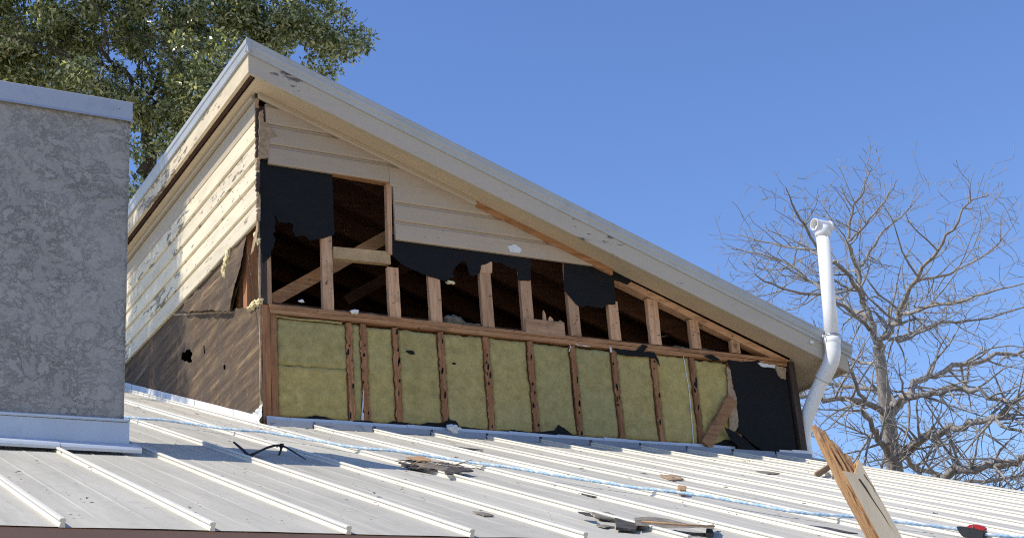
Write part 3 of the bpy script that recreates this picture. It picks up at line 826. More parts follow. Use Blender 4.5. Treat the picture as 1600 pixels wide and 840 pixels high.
# --- mineral wool batts
def batt(x0, x1, z0, z1, seed):
    nx = max(4, int((x1 - x0) / .022)); nz = max(4, int((z1 - z0) / .022))
    verts = []; faces = []
    for k in range(nz + 1):
        for i in range(nx + 1):
            u, w = i / nx, k / nz
            x = x0 + (x1 - x0) * u; z = z0 + (z1 - z0) * w
            ed = min(u * (x1 - x0), (1 - u) * (x1 - x0), w * (z1 - z0), (1 - w) * (z1 - z0))
            y = .005 + .010 * max(0, 1 - ed / .008) + .008 * noise.noise(Vector((x * 5, z * 5, seed))) + .005 * noise.noise(Vector((x * 24, z * 24, seed)))
            if i in (0, nx): x += .012 * noise.noise(Vector((z * 16, seed, i)))
            if k in (0, nz): z += .012 * noise.noise(Vector((x * 16, seed, k)))
            verts.append((x, y, z))
    for k in range(nz):
        for i in range(nx):
            a = k * (nx + 1) + i; faces.append((a, a + 1, a + nx + 2, a + nx + 1))
    # sides back to the lining
    loop = [i for i in range(nx + 1)] + [k * (nx + 1) + nx for k in range(1, nz + 1)] + [nz * (nx + 1) + i for i in range(nx - 1, -1, -1)] + [k * (nx + 1) for k in range(nz - 1, 0, -1)]
    b = len(verts)
    for a in loop: verts.append((verts[a][0], .09, verts[a][2]))
    m = len(loop)
    for q in range(m): faces.append((loop[q], b + q, b + (q + 1) % m, loop[(q + 1) % m]))
    return pyd('insulation_batt', verts, faces, WOOL, dorm, True)
bays = [.122] + [v for ab in LOW for v in ab]
for q in range(0, len(bays) - 1, 2):
    x0, x1 = bays[q] - .001, bays[q + 1] + .001
    if q == 0:
        batt(x0, x1, .07, .472, 1.3); batt(x0, x1, .473, .842, 2.9)
    else: batt(x0, x1, .07, .846 + random.uniform(-.012, .004), q * 1.37 + 4)
for (px, pz, s) in ((1.23, .66, .03), (1.20, .665, .015), (1.60, .60, .018)):
    lump('burn_mark', (px, .006, pz), (s, .008, s * .6), FELT2, dorm, px, 2, .8)
# white sealant beads and a stray cable on the insulation
def bead(pts, r=.006, name='sealant_bead', mat=None, y=-.004):
    P = smooth_path([(x, y, z) for x, z in pts], 5)
    rr = [r * random.uniform(.7, 1.3) for _ in P]
    return tube(name, P, rr, mat or FOAM_W, dorm, 6)
bead([(2.353,0.868),(2.521,0.878),(2.683,0.87),(2.711,0.839),(2.694,0.792)], .004)
bead([(2.753,0.871),(2.802,0.859),(2.911,0.857)], .0045)
bead([(3.114,0.875),(3.121,0.824)], .010)
bead([(3.16,0.879),(3.324,0.871),(3.477,0.867)], .004)
bead([(0.802,0.314),(0.793,0.212),(0.783,0.111)], .004)
bead([(0.789,0.137),(0.782,0.081)], .011)
bead([(3.883,0.854),(3.89,0.714),(3.897,0.482),(3.874,0.052)], .0035, 'cable')
bead([(4.081,1.246),(4.321,1.287),(4.546,1.302),(4.846,1.279)], .010, 'cable', y=.6)
bead([(0.108,0.846),(0.297,0.839),(0.453,0.844),(0.642,0.842)], .007, 'sealant_bead', WOOL)
(a1, a2, a3, a4) = [(0.746,0.94),(1.594,1.286),(1.634,1.279),(0.315,0.999)]
lump('foam_scrap', (a1[0], -.024, a1[1]), (.035, .02, .018), FOAM_W, dorm, 3, 2, .8)
lump('foam_scrap', ((a2[0] + a3[0]) / 2, -.015, (a2[1] + a3[1]) / 2), (.045, .015, .014), FOAM_Y, dorm, 5, 2, .9)
lump('foam_scrap', (a4[0], .0, a4[1] - .01), (.022, .015, .012), FOAM_W, dorm, 7, 2, .8)
# litter lying on the plate, and a grey wad of old batt
lit = random.Random(3)
verts = []; faces = []
for k in range(420):
    x = lit.uniform(.12, 4.95)
    if 1.06 < x < 1.16: continue
    big = .6 + .8 * max(0, noise.noise(Vector((x * 2.1, 4, 0))))
    y = lit.uniform(.0, .16); s = lit.uniform(.006, .02) * big
    z = .937 - .0025 * x + lit.uniform(0, .022) * big
    d = [Vector((lit.uniform(-1, 1), lit.uniform(-1, 1), lit.uniform(-.6, .8))).normalized() * s for _ in range(4)]
    k0 = len(verts); verts += [Vector((x, y, z)) + q for q in d]
    faces += [(k0, k0 + 1, k0 + 2), (k0, k0 + 2, k0 + 3), (k0, k0 + 3, k0 + 1), (k0 + 1, k0 + 3, k0 + 2)]
tag(pyd('litter', verts, faces, GUNK, plate), kind='stuff')
w0, w1 = [(1.635,1.027),(1.822,1.007)]
lump('insulation_wad', (w0[0] + .02, .06, .965), (.10, .05, .055), NEST, dorm, 9, 3, .7)
lump('insulation_wad', (w0[0] + .14, .06, .948), (.13, .05, .028), NEST, dorm, 12, 3, .7)
for x in (.32, .75, .9, 3.9, 4.2):
    lump('insulation_wad', (x, .08, .945), (.09, .05, .022), NEST, dorm, x * 7, 3, .9, 3)

# --- front base flashing, closures between the seams
joints = [v[0] for v in [(0.017,0.01),(0.205,0.022),(0.684,0.026),(1.151,0.029),(1.587,0.024),(2.046,0.024),(2.499,0.018),(2.944,0.015),(3.392,0.012),(3.844,0.008),(4.298,0.009)]]
for k, (a, b) in enumerate(zip(joints[:-1], joints[1:])):
    dz = random.uniform(-.004, .004); dy = .004 * (k % 2)
    y = -.022 - dy
    v = [(a, y, .004), (b + .012, y, .004), (b + .012, y + .006, .062 + dz), (a, y + .006, .064 - dz)]
    v += [(p[0], p[1] + .003, p[2]) for p in v]
    v += [(a, y - .055, -.002), (b + .012, y - .055, -.002)]
    pyd('base_flashing', v, [(0, 1, 2, 3), (7, 6, 5, 4), (0, 3, 7, 4), (1, 5, 6, 2), (3, 2, 6, 7), (0, 8, 9, 1)], M_FLASH, dorm)
for (a, b, z1) in ((4.79, 4.93, .052), (4.935, 5.12, .06)):
    part(box('base_flashing', (a, -.04, .0), (b, -.036, z1), M_WHITE, dorm, 0), 'white offcut of flashing at the low corner')
cr = [x for x in RIBS if x > -.2] + [XR]
for k, (a, b) in enumerate(zip(cr[:-1], cr[1:])):
    a2 = max(a + .014, .0); b2 = b - .024
    ya, yb_ = -.075 - random.uniform(0, .02), -.09 - random.uniform(0, .02)
    lo = [Vector(roof3(a2, ya, .002)), Vector(roof3(b2, yb_, .002))]
    hi = [p + Vector((0, .012, .052)) for p in lo]
    bk = [Vector((a2, -.02, hi[0].z + .012)), Vector((b2, -.02, hi[1].z + .012))]
    pyd('closure', [lo[0], lo[1], hi[1], hi[0], bk[0], bk[1]], [(0, 1, 2, 3), (3, 2, 5, 4)], M_CLOSURE, dorm)
lump('foam_scrap', ([(1.519,-0.003)][0][0], -.06, .04), (.05, .04, .035), FOAM_W, dorm, 15, 3, .9)

# --- left wall: dusty paper, flap, hole, stud in the gap, foam
YL = 4.55
paper = [(0.34,1.665),(0.373,1.568),(0.425,1.317),(0.61,1.184),(0.673,1.103),(0.551,1.089),(0.388,1.028),(0.229,0.994),(0.102,0.971),(0.031,0.983),(0.009,0.505),(0.001,0.038)]
outer = [(YL, YL * TA - .02), (YL, 1.63), (paper[0][0], 1.63)] + rough(paper[:-1], .006, .03, 41)[:-1]
outer = [p for p in outer if p[1] > -.05]
outer += [(-.004, .5), (-.004, -.02)]
hole1 = rough([(1.987,1.161),(1.877,1.144),(1.769,1.133),(1.679,1.071),(1.714,1.042),(1.679,0.997),(1.803,1.018),(1.912,1.068),(2.005,1.12)], .012, .03, 42)
hole2 = [(0.882,0.721),(0.82,0.707),(0.82,0.67),(0.867,0.674)]
hole3 = [(1.385,1.041),(1.351,1.035),(1.334,0.958),(1.368,0.963)]
part(solid('tar_paper', [outer, hole1[::-1], hole2[::-1], hole3[::-1]], left3, -.006, -.001, FELT_DUSTY, dorm, .004, 11), 'dusty brown black paper on the sunlit side wall with a torn hole')
solid('lap_seam', [rough([(2.248,1.614),(1.171,1.267),(0.601,1.078),(0.601,1.063),(1.171,1.25),(2.209,1.583)], .003, .05, 43)], left3, -.010, -.0065, FIBRE, dorm)
# curled flap of the upper sheet
fl = [(1.965,1.534),(1.782,1.572),(1.495,1.565),(1.136,1.488),(0.889,1.562),(0.744,1.619),(0.432,1.632),(0.267,1.627),(0.299,1.537),(0.32,1.351),(0.397,1.245),(0.55,1.16),(0.613,1.075),(1.104,1.253)]
def flap3(u, v, d):
    k = max(0, min(1, (1.60 - v) / .65))
    return (d - .022 - .035 * sin(k * pi) - .018 * noise.noise(Vector((u * 7, v * 3, 2))) - .003 * sin(u * 31 + v * 6), u, v)
def grid_flap():
    us = [p[0] for p in fl]; vs = [p[1] for p in fl]
    bm = bmesh.new()
    ring = [bm.verts.new((u, v, 0)) for u, v in rough(fl, .008, .04, 44)]
    f = bm.faces.new(ring)
    bmesh.ops.triangulate(bm, faces=[f])
    for _ in range(3):
        bmesh.ops.subdivide_edges(bm, edges=[e for e in bm.edges if e.calc_length() > .05], cuts=1)
        bmesh.ops.triangulate(bm, faces=bm.faces[:])
    for v in bm.verts: v.co = Vector(flap3(v.co.x, v.co.y, 0))
    me = bpy.data.meshes.new('paper_flap'); bm.to_mesh(me); bm.free()
    return link('paper_flap', me, FELT_DUSTY, dorm, True)
part(grid_flap(), 'curled flap of dusty paper below the siding')
l0, l1 = [(0.382,1.04),(0.362,1.651)]
beam('side_stud', (.05, l0[0], .86), (.05, l0[0], 2.5), .09, .09, W_OLD_Z, dorm)
for y in (.62, 1.0, 1.35, 2.55, 2.85, 3.3): beam('side_stud', (.05, y, .86), (.05, y, 2.6), .09, .04, W_OLD_Z, dorm)
part(beam('corner_strip', (-.012, .012, .02), (-.010, .006, 1.60), .012, .012, FIBRE, dorm, seg=14, rough=.004), 'ragged pale strip of torn board at the corner')
FB = [(p, r) for p, r in zip([(0.622,1.56),(0.67,1.506),(0.718,1.463),(0.688,1.402),(0.053,1.513),(0.013,1.444),(0.143,0.975),(0.03,0.952),(0.215,0.974)], [(.03, .06), (.026, .05), (.022, .04), (.014, .022), (.035, .03), (.02, .03), (.06, .03), (.05, .026), (.03, .02)])]
for k, (p, r) in enumerate(FB):
    lump('foam_scrap', (-.05 if k < 4 else -.012, p[0], p[1]), (.02, r[0], r[1]), FOAM_Y, dorm, k + 20, 3, .9, 2.5)
# hanging sliver of board beside the foam
solid('paper_flap', [rough([(-0.008,1.598),(-0.037,1.586),(-0.003,1.462),(0.071,1.385),(0.143,1.38),(0.083,1.453),(0.022,1.535)], .004, .03, 45)], left3, -.034, -.030, FIBRE, dorm, .006, 13)
# white step flashing along the sloping foot, crumpled at the corner
n = 9
for k in range(n):
    y0, y1 = .12 + (YL - .12) * k / n, .12 + (YL - .12) * (k + 1) / n + .015
    j = random.uniform(-.004, .004)
    v = [(-.012 - .003 * (k % 2), y0, y0 * TA + .008), (-.012 - .003 * (k % 2), y1, y1 * TA + .008), (-.010 - .003 * (k % 2), y1, y1 * TA + .062 + j), (-.010 - .003 * (k % 2), y0, y0 * TA + .062 - j),
         (-.085, y0, y0 * TA + .012), (-.085, y1, y1 * TA + .012)]
    part(pyd('step_flashing', v, [(0, 1, 2, 3), (0, 4, 5, 1)], M_WHITE, dorm), 'white flashing strip along the sloping foot of the side wall')
bm = bmesh.new()
for i in range(9):
    for k in range(11):
        y = .16 - .20 * i / 8; z = .0 + .17 * k / 10 * (.45 + .55 * (i / 8) ** 1.5)
        nz_ = noise.noise(Vector((y * 26, z * 26, 1.1))) * .022
        bm.verts.new((-.02 + nz_ - .02 * (1 - k / 10), y + .01 * noise.noise(Vector((z * 30, y * 30, 4))), z + max(y, 0) * TA))
bm.verts.ensure_lookup_table()
for i in range(8):
    for k in range(10):
        a = i * 11 + k
        bm.faces.new((bm.verts[a], bm.verts[a + 1], bm.verts[a + 12], bm.verts[a + 11]))
me = bpy.data.meshes.new('crumpled_flashing'); bm.to_mesh(me); bm.free()
part(link('crumpled_flashing', me, M_WHITE, dorm), 'crumpled white flashing at the dormer corner')
# ================================================================== vent pipe
pipe = thing('vent_pipe', 'white plastic vent pipe bent round the low end of the dormer eave', 'pipe', (5.2, .05, -.3))
pp = [(5.205, .09, -.6), (5.205, .09, .02), (5.205, .085, .20), (5.215, .03, .36), (5.255, -.13, .60), (5.30, -.30, .80)]
PR = .064
tube('lower_run', smooth_path(pp, 5), PR, M_PVC, pipe, 20)
tube('elbow', smooth_path([(5.272, -.20, .69), (5.298, -.285, .785), (5.320, -.328, .875), (5.330, -.34, .95), (5.334, -.34, 1.0)], 6), PR + .009, M_PVC, pipe, 20)
tube('riser', [(5.330, -.34, .93), (5.385, -.34, 1.5), (5.438, -.34, 2.09)], PR, M_PVC, pipe, 20)
tube('coupling', [(5.333, -.34, .985), (5.335, -.34, 1.0), (5.339, -.34, 1.045), (5.340, -.34, 1.05)], [PR + .004, PR + .014, PR + .014, PR + .004], M_PVC, pipe, 20)
part(tube('strap', [(5.341, -.34, 1.053), (5.343, -.34, 1.073)], PR + .010, M_STEEL, pipe, 20), 'steel strap holding the pipe to the eave')
box('strap_tab', (5.225, -.352, 1.046), (5.285, -.340, 1.068), M_PVC, pipe, .002)
box('strap_tab', (5.13, -.285, 1.0), (5.165, -.266, 1.025), M_PVC, pipe, .004)
# tee fitting lying across the top, open at its near end
def ring_tube(name, p0, p1, r, th, mat, parent, sides=24):
    a, b = Vector(p0), Vector(p1)
    ax = (b - a).normalized(); u = ax.orthogonal().normalized(); w = ax.cross(u)
    verts = []; faces = []
    rings = [(a, r - th), (a, r), (a + ax * .02, r), (a + ax * .022, r - .004), (b - ax * .02, r - .004), (b - ax * .018, r), (b, r), (b, r - th)]
    for c, q in rings:
        for k in range(sides):
            t = 2 * pi * k / sides; verts.append(c + (u * cos(t) + w * sin(t)) * q)
    m = len(rings)
    for i in range(m):
        for k in range(sides):
            j = (i + 1) % m
            faces.append((i * sides + k, i * sides + (k + 1) % sides, j * sides + (k + 1) % sides, j * sides + k))
    return pyd(name, verts, faces, mat, parent, False)
ring_tube('tee_cap', (5.352, -.335, 2.180), (5.540, -.345, 2.172), PR - .006, .006, M_PVC, pipe)
tube('tee_hub', [(5.434, -.34, 2.06), (5.4345, -.34, 2.065), (5.44, -.34, 2.125), (5.443, -.34, 2.165)], [PR + .003, PR + .010, PR + .010, PR - .002], M_PVC, pipe, 20)

# ================================================================== broken board leaning on the eave
bd = thing('broken_board', 'splintered timber leaning on the eave, cream paint on one face, raw wood on the other', 'board', (2.3, -5.75, -4.4))
brk = Vector((.715, -5.15, -1.535))            # where the timber snapped
foot = Vector((1.60, -5.68, -4.38))
axd = (brk - foot).normalized()
fx = Vector((0.97, -.24, 0)); fx = (fx - axd * fx.dot(axd)).normalized()   # across the painted face
fy = axd.cross(fx).normalized()
if fy.y < 0: fy = -fy
TW, TT = .100, .085
def timber():
    bm = bmesh.new(); rg = []
    rn = random.Random(2)
    L = (brk - foot).length
    for i in range(13):
        c = foot + axd * (L * i / 12)
        r = []
        for su, sv in ((-1, -1), (0, -1.0), (1, -1), (1, 1), (-1, 1)):
            jag = axd * (rn.uniform(-.05, .06) if i == 12 else 0)
            r.append(bm.verts.new(c + fx * (su * TW / 2) + fy * (sv * TT / 2) + jag + Vector((rn.uniform(-1, 1), rn.uniform(-1, 1), 0)) * .0012))
        rg.append(r)
    for i in range(12):
        for k in range(5):
            f = bm.faces.new((rg[i][k], rg[i][(k + 1) % 5], rg[i + 1][(k + 1) % 5], rg[i + 1][k]))
            f.material_index = 0 if k in (0, 1) else 1
    f = bm.faces.new(rg[0][::-1]); f.material_index = 1
    f = bm.faces.new(rg[-1]); f.material_index = 1
    bmesh.ops.recalc_face_normals(bm, faces=bm.faces)
    me = bpy.data.meshes.new('timber'); bm.to_mesh(me); bm.free()
    return link('timber', me, [P_BOARD, SPLIT], bd)
timber()
def shard(name, u, v, w, t, l0, l1, bend, seed, mat=SPLIT):
    """long splinter: tapering, ragged, along the board's axis"""
    rn = random.Random(seed); seg = 9
    bm = bmesh.new(); rg = []
    for i in range(seg + 1):
        s = i / seg
        k = 1 - .62 * max(0, (s - .5) / .5) ** 1.3
        c = brk + axd * (l0 + (l1 - l0) * s) + fx * (u + bend * s * s + rn.uniform(-.002, .002)) + fy * (v + rn.uniform(-.002, .002))
        r = [bm.verts.new(c + fx * (a * w / 2 * k + rn.uniform(-.0025, .0025)) + fy * (b * t / 2 * k + rn.uniform(-.002, .002))) for a, b in ((-1, -.7), (-.2, -1), (1, -.6), (.8, .9), (-.7, 1))]
        rg.append(r)
    for i in range(seg):
        for k in range(5): bm.faces.new((rg[i][k], rg[i][(k + 1) % 5], rg[i + 1][(k + 1) % 5], rg[i + 1][k]))
    bm.faces.new(rg[0][::-1]); bm.faces.new(rg[-1])
    bmesh.ops.recalc_face_normals(bm, faces=bm.faces)
    me = bpy.data.meshes.new(name); bm.to_mesh(me); bm.free()
    return link(name, me, mat, bd)
for k, (u, v, w, t, l0, l1, bn) in enumerate([(-.034, .010, .050, .060, -.34, .250, -.004), (-.012, .012, .048, .056, -.30, .235, -.010), (.010, .014, .046, .052, -.26, .215, -.020),
        (.028, .016, .040, .048, -.22, .165, -.020), (.042, .018, .030, .044, -.18, .085, -.01), (-.050, -.022, .016, .026, -.42, .16, .006), (-.024, -.024, .018, .022, -.25, .19, .0),
        (.0, -.022, .016, .022, -.20, .14, -.006), (.048, -.02, .010, .014, -.10, .045, .012), (-.056, -.03, .012, .014, -.50, -.02, -.006), (.022, -.024, .014, .018, -.14, .08, -.004)]):
    shard('splinter', u, v, w, t, l0, l1, bn, 50 + k)
# dark split opening through the painted face
for (u0, l0, u1, l1, w) in ((.0, -.04, .03, -.30, .010), (.035, -.03, .048, -.16, .006)):
    a = brk + fx * u0 + axd * l0 - fy * (TT / 2 + .0015); b = brk + fx * u1 + axd * l1 - fy * (TT / 2 + .0015)
    pts = [a.lerp(b, s / 6) + fx * random.uniform(-.004, .004) for s in range(7)]
    v = []; 
    for i, p in enumerate(pts):
        ww = w * (1 - i / 6.2) * random.uniform(.6, 1.1); v += [p - fx * ww / 2, p + fx * ww / 2]
    pyd('crack', v, [(2 * i, 2 * i + 1, 2 * i + 3, 2 * i + 2) for i in range(6)], W_DARK_Z, bd)

# ================================================================== rope and rope grab
rp = [(-1.398,-0.252),(-1.159,-0.622),(-0.82,-0.857),(-0.662,-1.11),(-0.429,-1.31),(-0.299,-1.519),(-0.152,-1.97),(0.02,-2.17),(0.205,-2.358),(0.426,-2.804),(0.515,-3.063),(0.749,-3.447),(0.968,-3.808),(1.054,-4.042),(1.137,-4.264),(1.383,-4.426),(1.549,-4.558),(1.734,-4.706),(1.779,-4.852),(1.902,-4.982),(2.07,-5.193)]
P = smooth_path([Vector(roof3(x, y, .044)) for x, y in rp], 80)
P = [p + NR * (-.008 * abs(sin(p.x * 6.5)) + .003 * noise.noise(p * 5)) + Vector((.006, .004, 0)) * noise.noise(p * 4) for p in P]
def rope_mesh():
    verts = []; faces = []; mi = []
    sides = 12; s = 0.0; u = None
    for i, p in enumerate(P):
        t = (P[min(i + 1, len(P) - 1)] - P[max(i - 1, 0)]).normalized()
        u = t.orthogonal() if u is None else (u - t * u.dot(t)); u.normalize()
        w = t.cross(u)
        if i: s += (p - P[i - 1]).length
        for k in range(sides):
            a = 2 * pi * k / sides
            r = .0080 * (1 + .14 * cos(3 * a - s * 2 * pi / .036))
            verts.append(p + (u * cos(a) + w * sin(a)) * r)
        if i:
            for k in range(sides):
                a0 = (i - 1) * sides + k; b0_ = (i - 1) * sides + (k + 1) % sides
                faces.append((a0, b0_, b0_ + sides, a0 + sides))
                ph = (3 * (k + .5) / sides - s / .036) % 3
                ph2 = (2 * (k + .5) / sides + s / .023) % 1
                mi.append(1 if (ph < .8 or ph2 < .2) else 0)
    me = bpy.data.meshes.new('rope'); me.from_pydata([tuple(v) for v in verts], [], faces)
    for pl, m in zip(me.polygons, mi): pl.material_index = m; pl.use_smooth = True
    return link('rope', me, [ROPE_B, ROPE_W])
tag(rope_mesh(), 'blue and white braided rope lying across the metal roof', 'rope')
gx, gy = [(1.628,-4.916)][0]
grab = thing('rope_grab', 'small black and red clamp clipped on the blue rope', 'clamp', roof3(gx, gy, .04))
ga = Vector(roof3(*[(1.599,-4.808)][0], .06)); gb = Vector(roof3(*[(1.673,-4.946)][0], .06))
ga = min(P, key=lambda q: (q - ga).length); gb = min(P, key=lambda q: (q - gb).length)
gd = (gb - ga).normalized(); gm_ = (ga + gb) / 2 - gd * .035; gs = NR.cross(gd).normalized()
def hull(name, outline, half, mat, parent):
    """outline in (along rope, up), extruded sideways and bevelled"""
    bm = bmesh.new()
    A = [bm.verts.new(gm_ + gd * (a * .72) + NR * (b * .72) + gs * (half * .72)) for a, b in outline]
    B = [bm.verts.new(gm_ + gd * (a * .72) + NR * (b * .72) - gs * (half * .72)) for a, b in outline]
    bm.faces.new(A); bm.faces.new(B[::-1])
    for i in range(len(A)):
        j = (i + 1) % len(A); bm.faces.new((A[j], A[i], B[i], B[j]))
    bmesh.ops.recalc_face_normals(bm, faces=bm.faces)
    bmesh.ops.bevel(bm, geom=bm.edges[:], offset=.004, segments=2, affect='EDGES')
    me = bpy.data.meshes.new(name); bm.to_mesh(me); bm.free()
    return link(name, me, mat, parent, False)
hull('body', [(-.105, .022), (-.085, -.010), (-.055, -.040), (.075, -.046), (.092, -.022), (.094, .018), (.04, .026), (-.04, .026)], .030, BLACK_PL, grab)
part(hull('lever', [(-.035, .024), (-.026, .042), (.026, .054), (.078, .046), (.094, .032), (.090, .018), (.0, .016)], .022, RED_PL, grab), 'red lever')
hull('pin', [(.004, .030), (.004, .044), (.018, .044), (.018, .030)], .034, M_STEEL, grab)

# ================================================================== branch and debris on the roof
bpts = [Vector(roof3(x, y, h)) for (x, y), h in zip([(-1.003,-2.233),(-1.041,-2.486),(-1.058,-2.653),(-0.988,-2.557),(-0.845,-2.356),(-0.742,-2.271),(-0.746,-2.473),(-0.769,-2.705)], (.05, .035, .02, .03, .045, .05, .035, .02))]
br = thing('fallen_branch', 'short black fallen branch lying on the roof seams near the chimney shadow', 'branch', bpts[2])
tube('stem', smooth_path(bpts, 4), [.5 * q for q in (.012, .012, .014, .014, .015, .016, .016, .016, .014, .013, .012, .012, .012, .012, .013, .013, .014, .014, .013, .013, .012, .011, .010, .010, .009, .008, .007, .006, .005)], TWIG_BLACK, br, 7)
kp = bpts[5]
for k in range(4):
    d = Vector((random.uniform(-1, 1), random.uniform(-1, 1), random.uniform(-.2, .6))).normalized()
    tube('twig', [kp, kp + d * .03, kp + d * random.uniform(.032, .045) + Vector((0, 0, -.01))], [.004, .003, .0015], TWIG_BLACK, br, 5)
lump('knot', kp, (.014, .012, .014), TWIG_BLACK, br, 3, 2, .7)
e_ = Vector(roof3(*[(-0.775,-2.334)][0], .004))
tube('twig', [kp, kp.lerp(e_, .5) + Vector((.004, 0, 0)), e_], [.006, .006, .006], TWIG_BLACK, br, 6)
q_ = Vector(roof3(*[(-0.91,-2.381)][0], .02))
tube('twig', [bpts[2], q_], [.01, .006], TWIG_BLACK, br, 6)

def slab_piece(name, label, cat, outline, h0, h1, mat, seed, wob=.012, amp=.008, group=None):
    o = solid(name, [rough(outline, amp, .04, seed)], roof3, h0, h1, mat, None, wob, seed)
    return tag(o, label, cat, group)
bk = thing('bark_scrap', 'heap of split dark shingle scraps beside the blue rope right of the chimney shadow', 'scrap', roof3(*[(0.106,-2.566)][0], 0))
for k, (ol, h, mt) in enumerate([([(-0.156,-2.551),(0.013,-2.418),(0.106,-2.57),(0.095,-2.786),(-0.096,-3.028),(-0.174,-2.944),(-0.216,-2.816)], .022, BARK_CHIP), ([(-0.133,-2.65),(-0.014,-2.632),(-0.014,-2.904),(-0.071,-3.125),(-0.138,-3.037),(-0.174,-2.849)], .032, SCRAP),
        ([(-0.107,-2.976),(0.075,-2.823),(0.085,-2.963),(-0.081,-3.105),(-0.198,-3.199)], .03, BARK_CHIP), ([(-0.081,-2.48),(0.057,-2.388),(0.041,-2.555),(-0.079,-2.697)], .042, CHIP)]):
    solid('scrap_layer', [rough(ol, .01, .03, 60 + k)], roof3, h - .006, h, mt, bk, .012, 60 + k)
for k in range(14):
    x, y = [(-0.174,-2.849)][0]
    c = Vector(roof3(x + random.uniform(-.15, .3), y + random.uniform(-.2, .1), .04))
    d = Vector((random.uniform(-1, 1), random.uniform(-.6, .6), random.uniform(-.1, .3))).normalized() * random.uniform(.03, .09)
    tube('stick', [c - d, c + Vector((0, 0, .01)), c + d], [.002, .003, .0015], CHIP if k % 2 else SCRAP, bk, 5)
ts = thing('torn_strip', 'long twisted strip of torn grey paper and wood with a dark square scrap on it', 'scrap', roof3(*[(0.021,-4.562)][0], 0))
solid('strip_end', [rough([(-0.278,-4.529),(-0.232,-4.556),(-0.284,-4.658),(-0.304,-4.626)], .006, .03, 70)], roof3, .028, .032, BARK_CHIP, ts, .006, 1)
solid('strip_end', [rough([(-0.151,-4.442),(-0.043,-4.419),(-0.072,-4.519),(-0.145,-4.625),(-0.203,-4.582)], .006, .03, 71)], roof3, .012, .018, SCRAP, ts, .01, 2)
part(solid('square_scrap', [rough([(-0.147,-4.612),(-0.063,-4.651),(-0.122,-4.752),(-0.257,-4.913),(-0.322,-4.874)], .004, .05, 72)], roof3, .010, .020, BARK_CHIP, ts, .006, 3), 'charred square piece')
A_ = [(-0.099,-4.682),(-0.061,-4.728),(0.007,-4.768),(0.075,-4.809),(0.156,-4.812),(0.271,-4.74)]
B_ = [(-0.233,-4.878),(-0.14,-4.845),(-0.081,-4.886),(-0.014,-4.925),(0.048,-4.948),(0.085,-4.976)]
v = []
for i, (p, q) in enumerate(zip(A_, B_)):
    tw = sin(i * 1.1) * .03
    v += [roof3(*p, .034 + tw * .5), roof3((p[0] + q[0]) / 2, (p[1] + q[1]) / 2, .036 + .006 * (i % 2)), roof3(*q, .030 - tw * .3)]
pyd('twisted_strip', v, [(3 * i + k, 3 * i + k + 1, 3 * i + k + 4, 3 * i + k + 3) for i in range(5) for k in range(2)], SCRAP, ts, True)
tube('splinter', [roof3(*[(-0.17,-4.833)][0], .04), roof3(*[(-0.047,-4.927)][0], .044), roof3(*[(0.081,-4.983)][0], .05)], [.004, .005, .003], CHIP, ts, 5)
solid('block_end', [[(0.163,-4.829),(0.23,-4.782),(0.1,-4.957),(0.056,-4.964)]], roof3, .002, .018, BARK_CHIP, ts)
slab_piece('paper_scrap', 'thin dark sliver of paper between two seams left of the twisted strip', 'scrap', [(0.344,-3.612),(0.436,-3.635),(0.474,-3.742),(0.391,-3.786),(0.333,-3.732)], .003, .008, BARK_CHIP, 80, .004)
slab_piece('paper_scrap', 'small grey brown sliver just below the torn strip near the eave', 'scrap', [(-0.321,-4.735),(-0.272,-4.726),(-0.258,-4.774),(-0.323,-4.801)], .003, .008, SCRAP, 81, .004)
slab_piece('paper_scrap', 'grey sliver on the roof above the eave, left of centre', 'scrap', [(-0.736,-4.446),(-0.701,-4.475),(-0.692,-4.544),(-0.745,-4.554)], .003, .008, SCRAP, 82, .004)
slab_piece('paper_scrap', 'flat black scrap left of the broken timber', 'scrap', [(0.972,-4.503),(1.051,-4.585),(1.092,-4.745),(0.974,-4.708),(0.952,-4.601)], .003, .008, BARK_CHIP, 83, .004)
slab_piece('wood_chip', 'reddish wood chip on the roof left of the broken timber', 'wood chip', [(0.872,-4.481),(0.969,-4.445),(0.949,-4.507),(0.833,-4.564)], .004, .014, CHIP, 84, .004)
slab_piece('wood_chip', 'tan chip of wood standing beside the blue rope mid roof', 'wood chip', [(1.192,-3.296),(1.221,-3.315),(1.063,-3.515),(1.02,-3.527)], .010, .04, CHIP, 85, .006)
slab_piece('wood_chip', 'thin tan wood shaving on a seam above the blue rope', 'wood chip', [(1.683,-2.461),(1.815,-2.417),(1.739,-2.632),(1.594,-2.709)], .003, .010, FIBRE, 86)
slab_piece('paper_scrap', 'dark strip of debris high on the roof near the broken timber tip', 'scrap', [(3.101,-1.693),(3.224,-1.686),(3.234,-1.797),(2.994,-1.919)], .003, .008, SCRAP, 87, .004)
slab_piece('paper_scrap', 'long thin dark strip just below the wall flashing', 'scrap', [(0.875,-0.957),(0.953,-1.046),(1.141,-1.204),(1.002,-1.23)], .003, .008, BARK_CHIP, 88, .004)
kp0, kp1 = Vector(roof3(*[(3.257,-2.125)][0], .03)), Vector(roof3(*[(4.302,-1.209)][0], .06))
wp = thing('wood_offcut', 'small broken wood offcut beside the tip of the leaning timber', 'offcut', kp0)
beam('offcut_board', kp0, kp1, .05, .012, CHIP, wp, NR)
beam('offcut_board', kp0 + Vector((.12, -.05, -.01)), kp1 + Vector((-.02, -.06, -.02)), .04, .012, SCRAP, wp, NR)
lump('clod', kp0 + Vector((.12, -.12, .0)), (.03, .03, .02), BARK_CHIP, wp, 4, 2, .6)
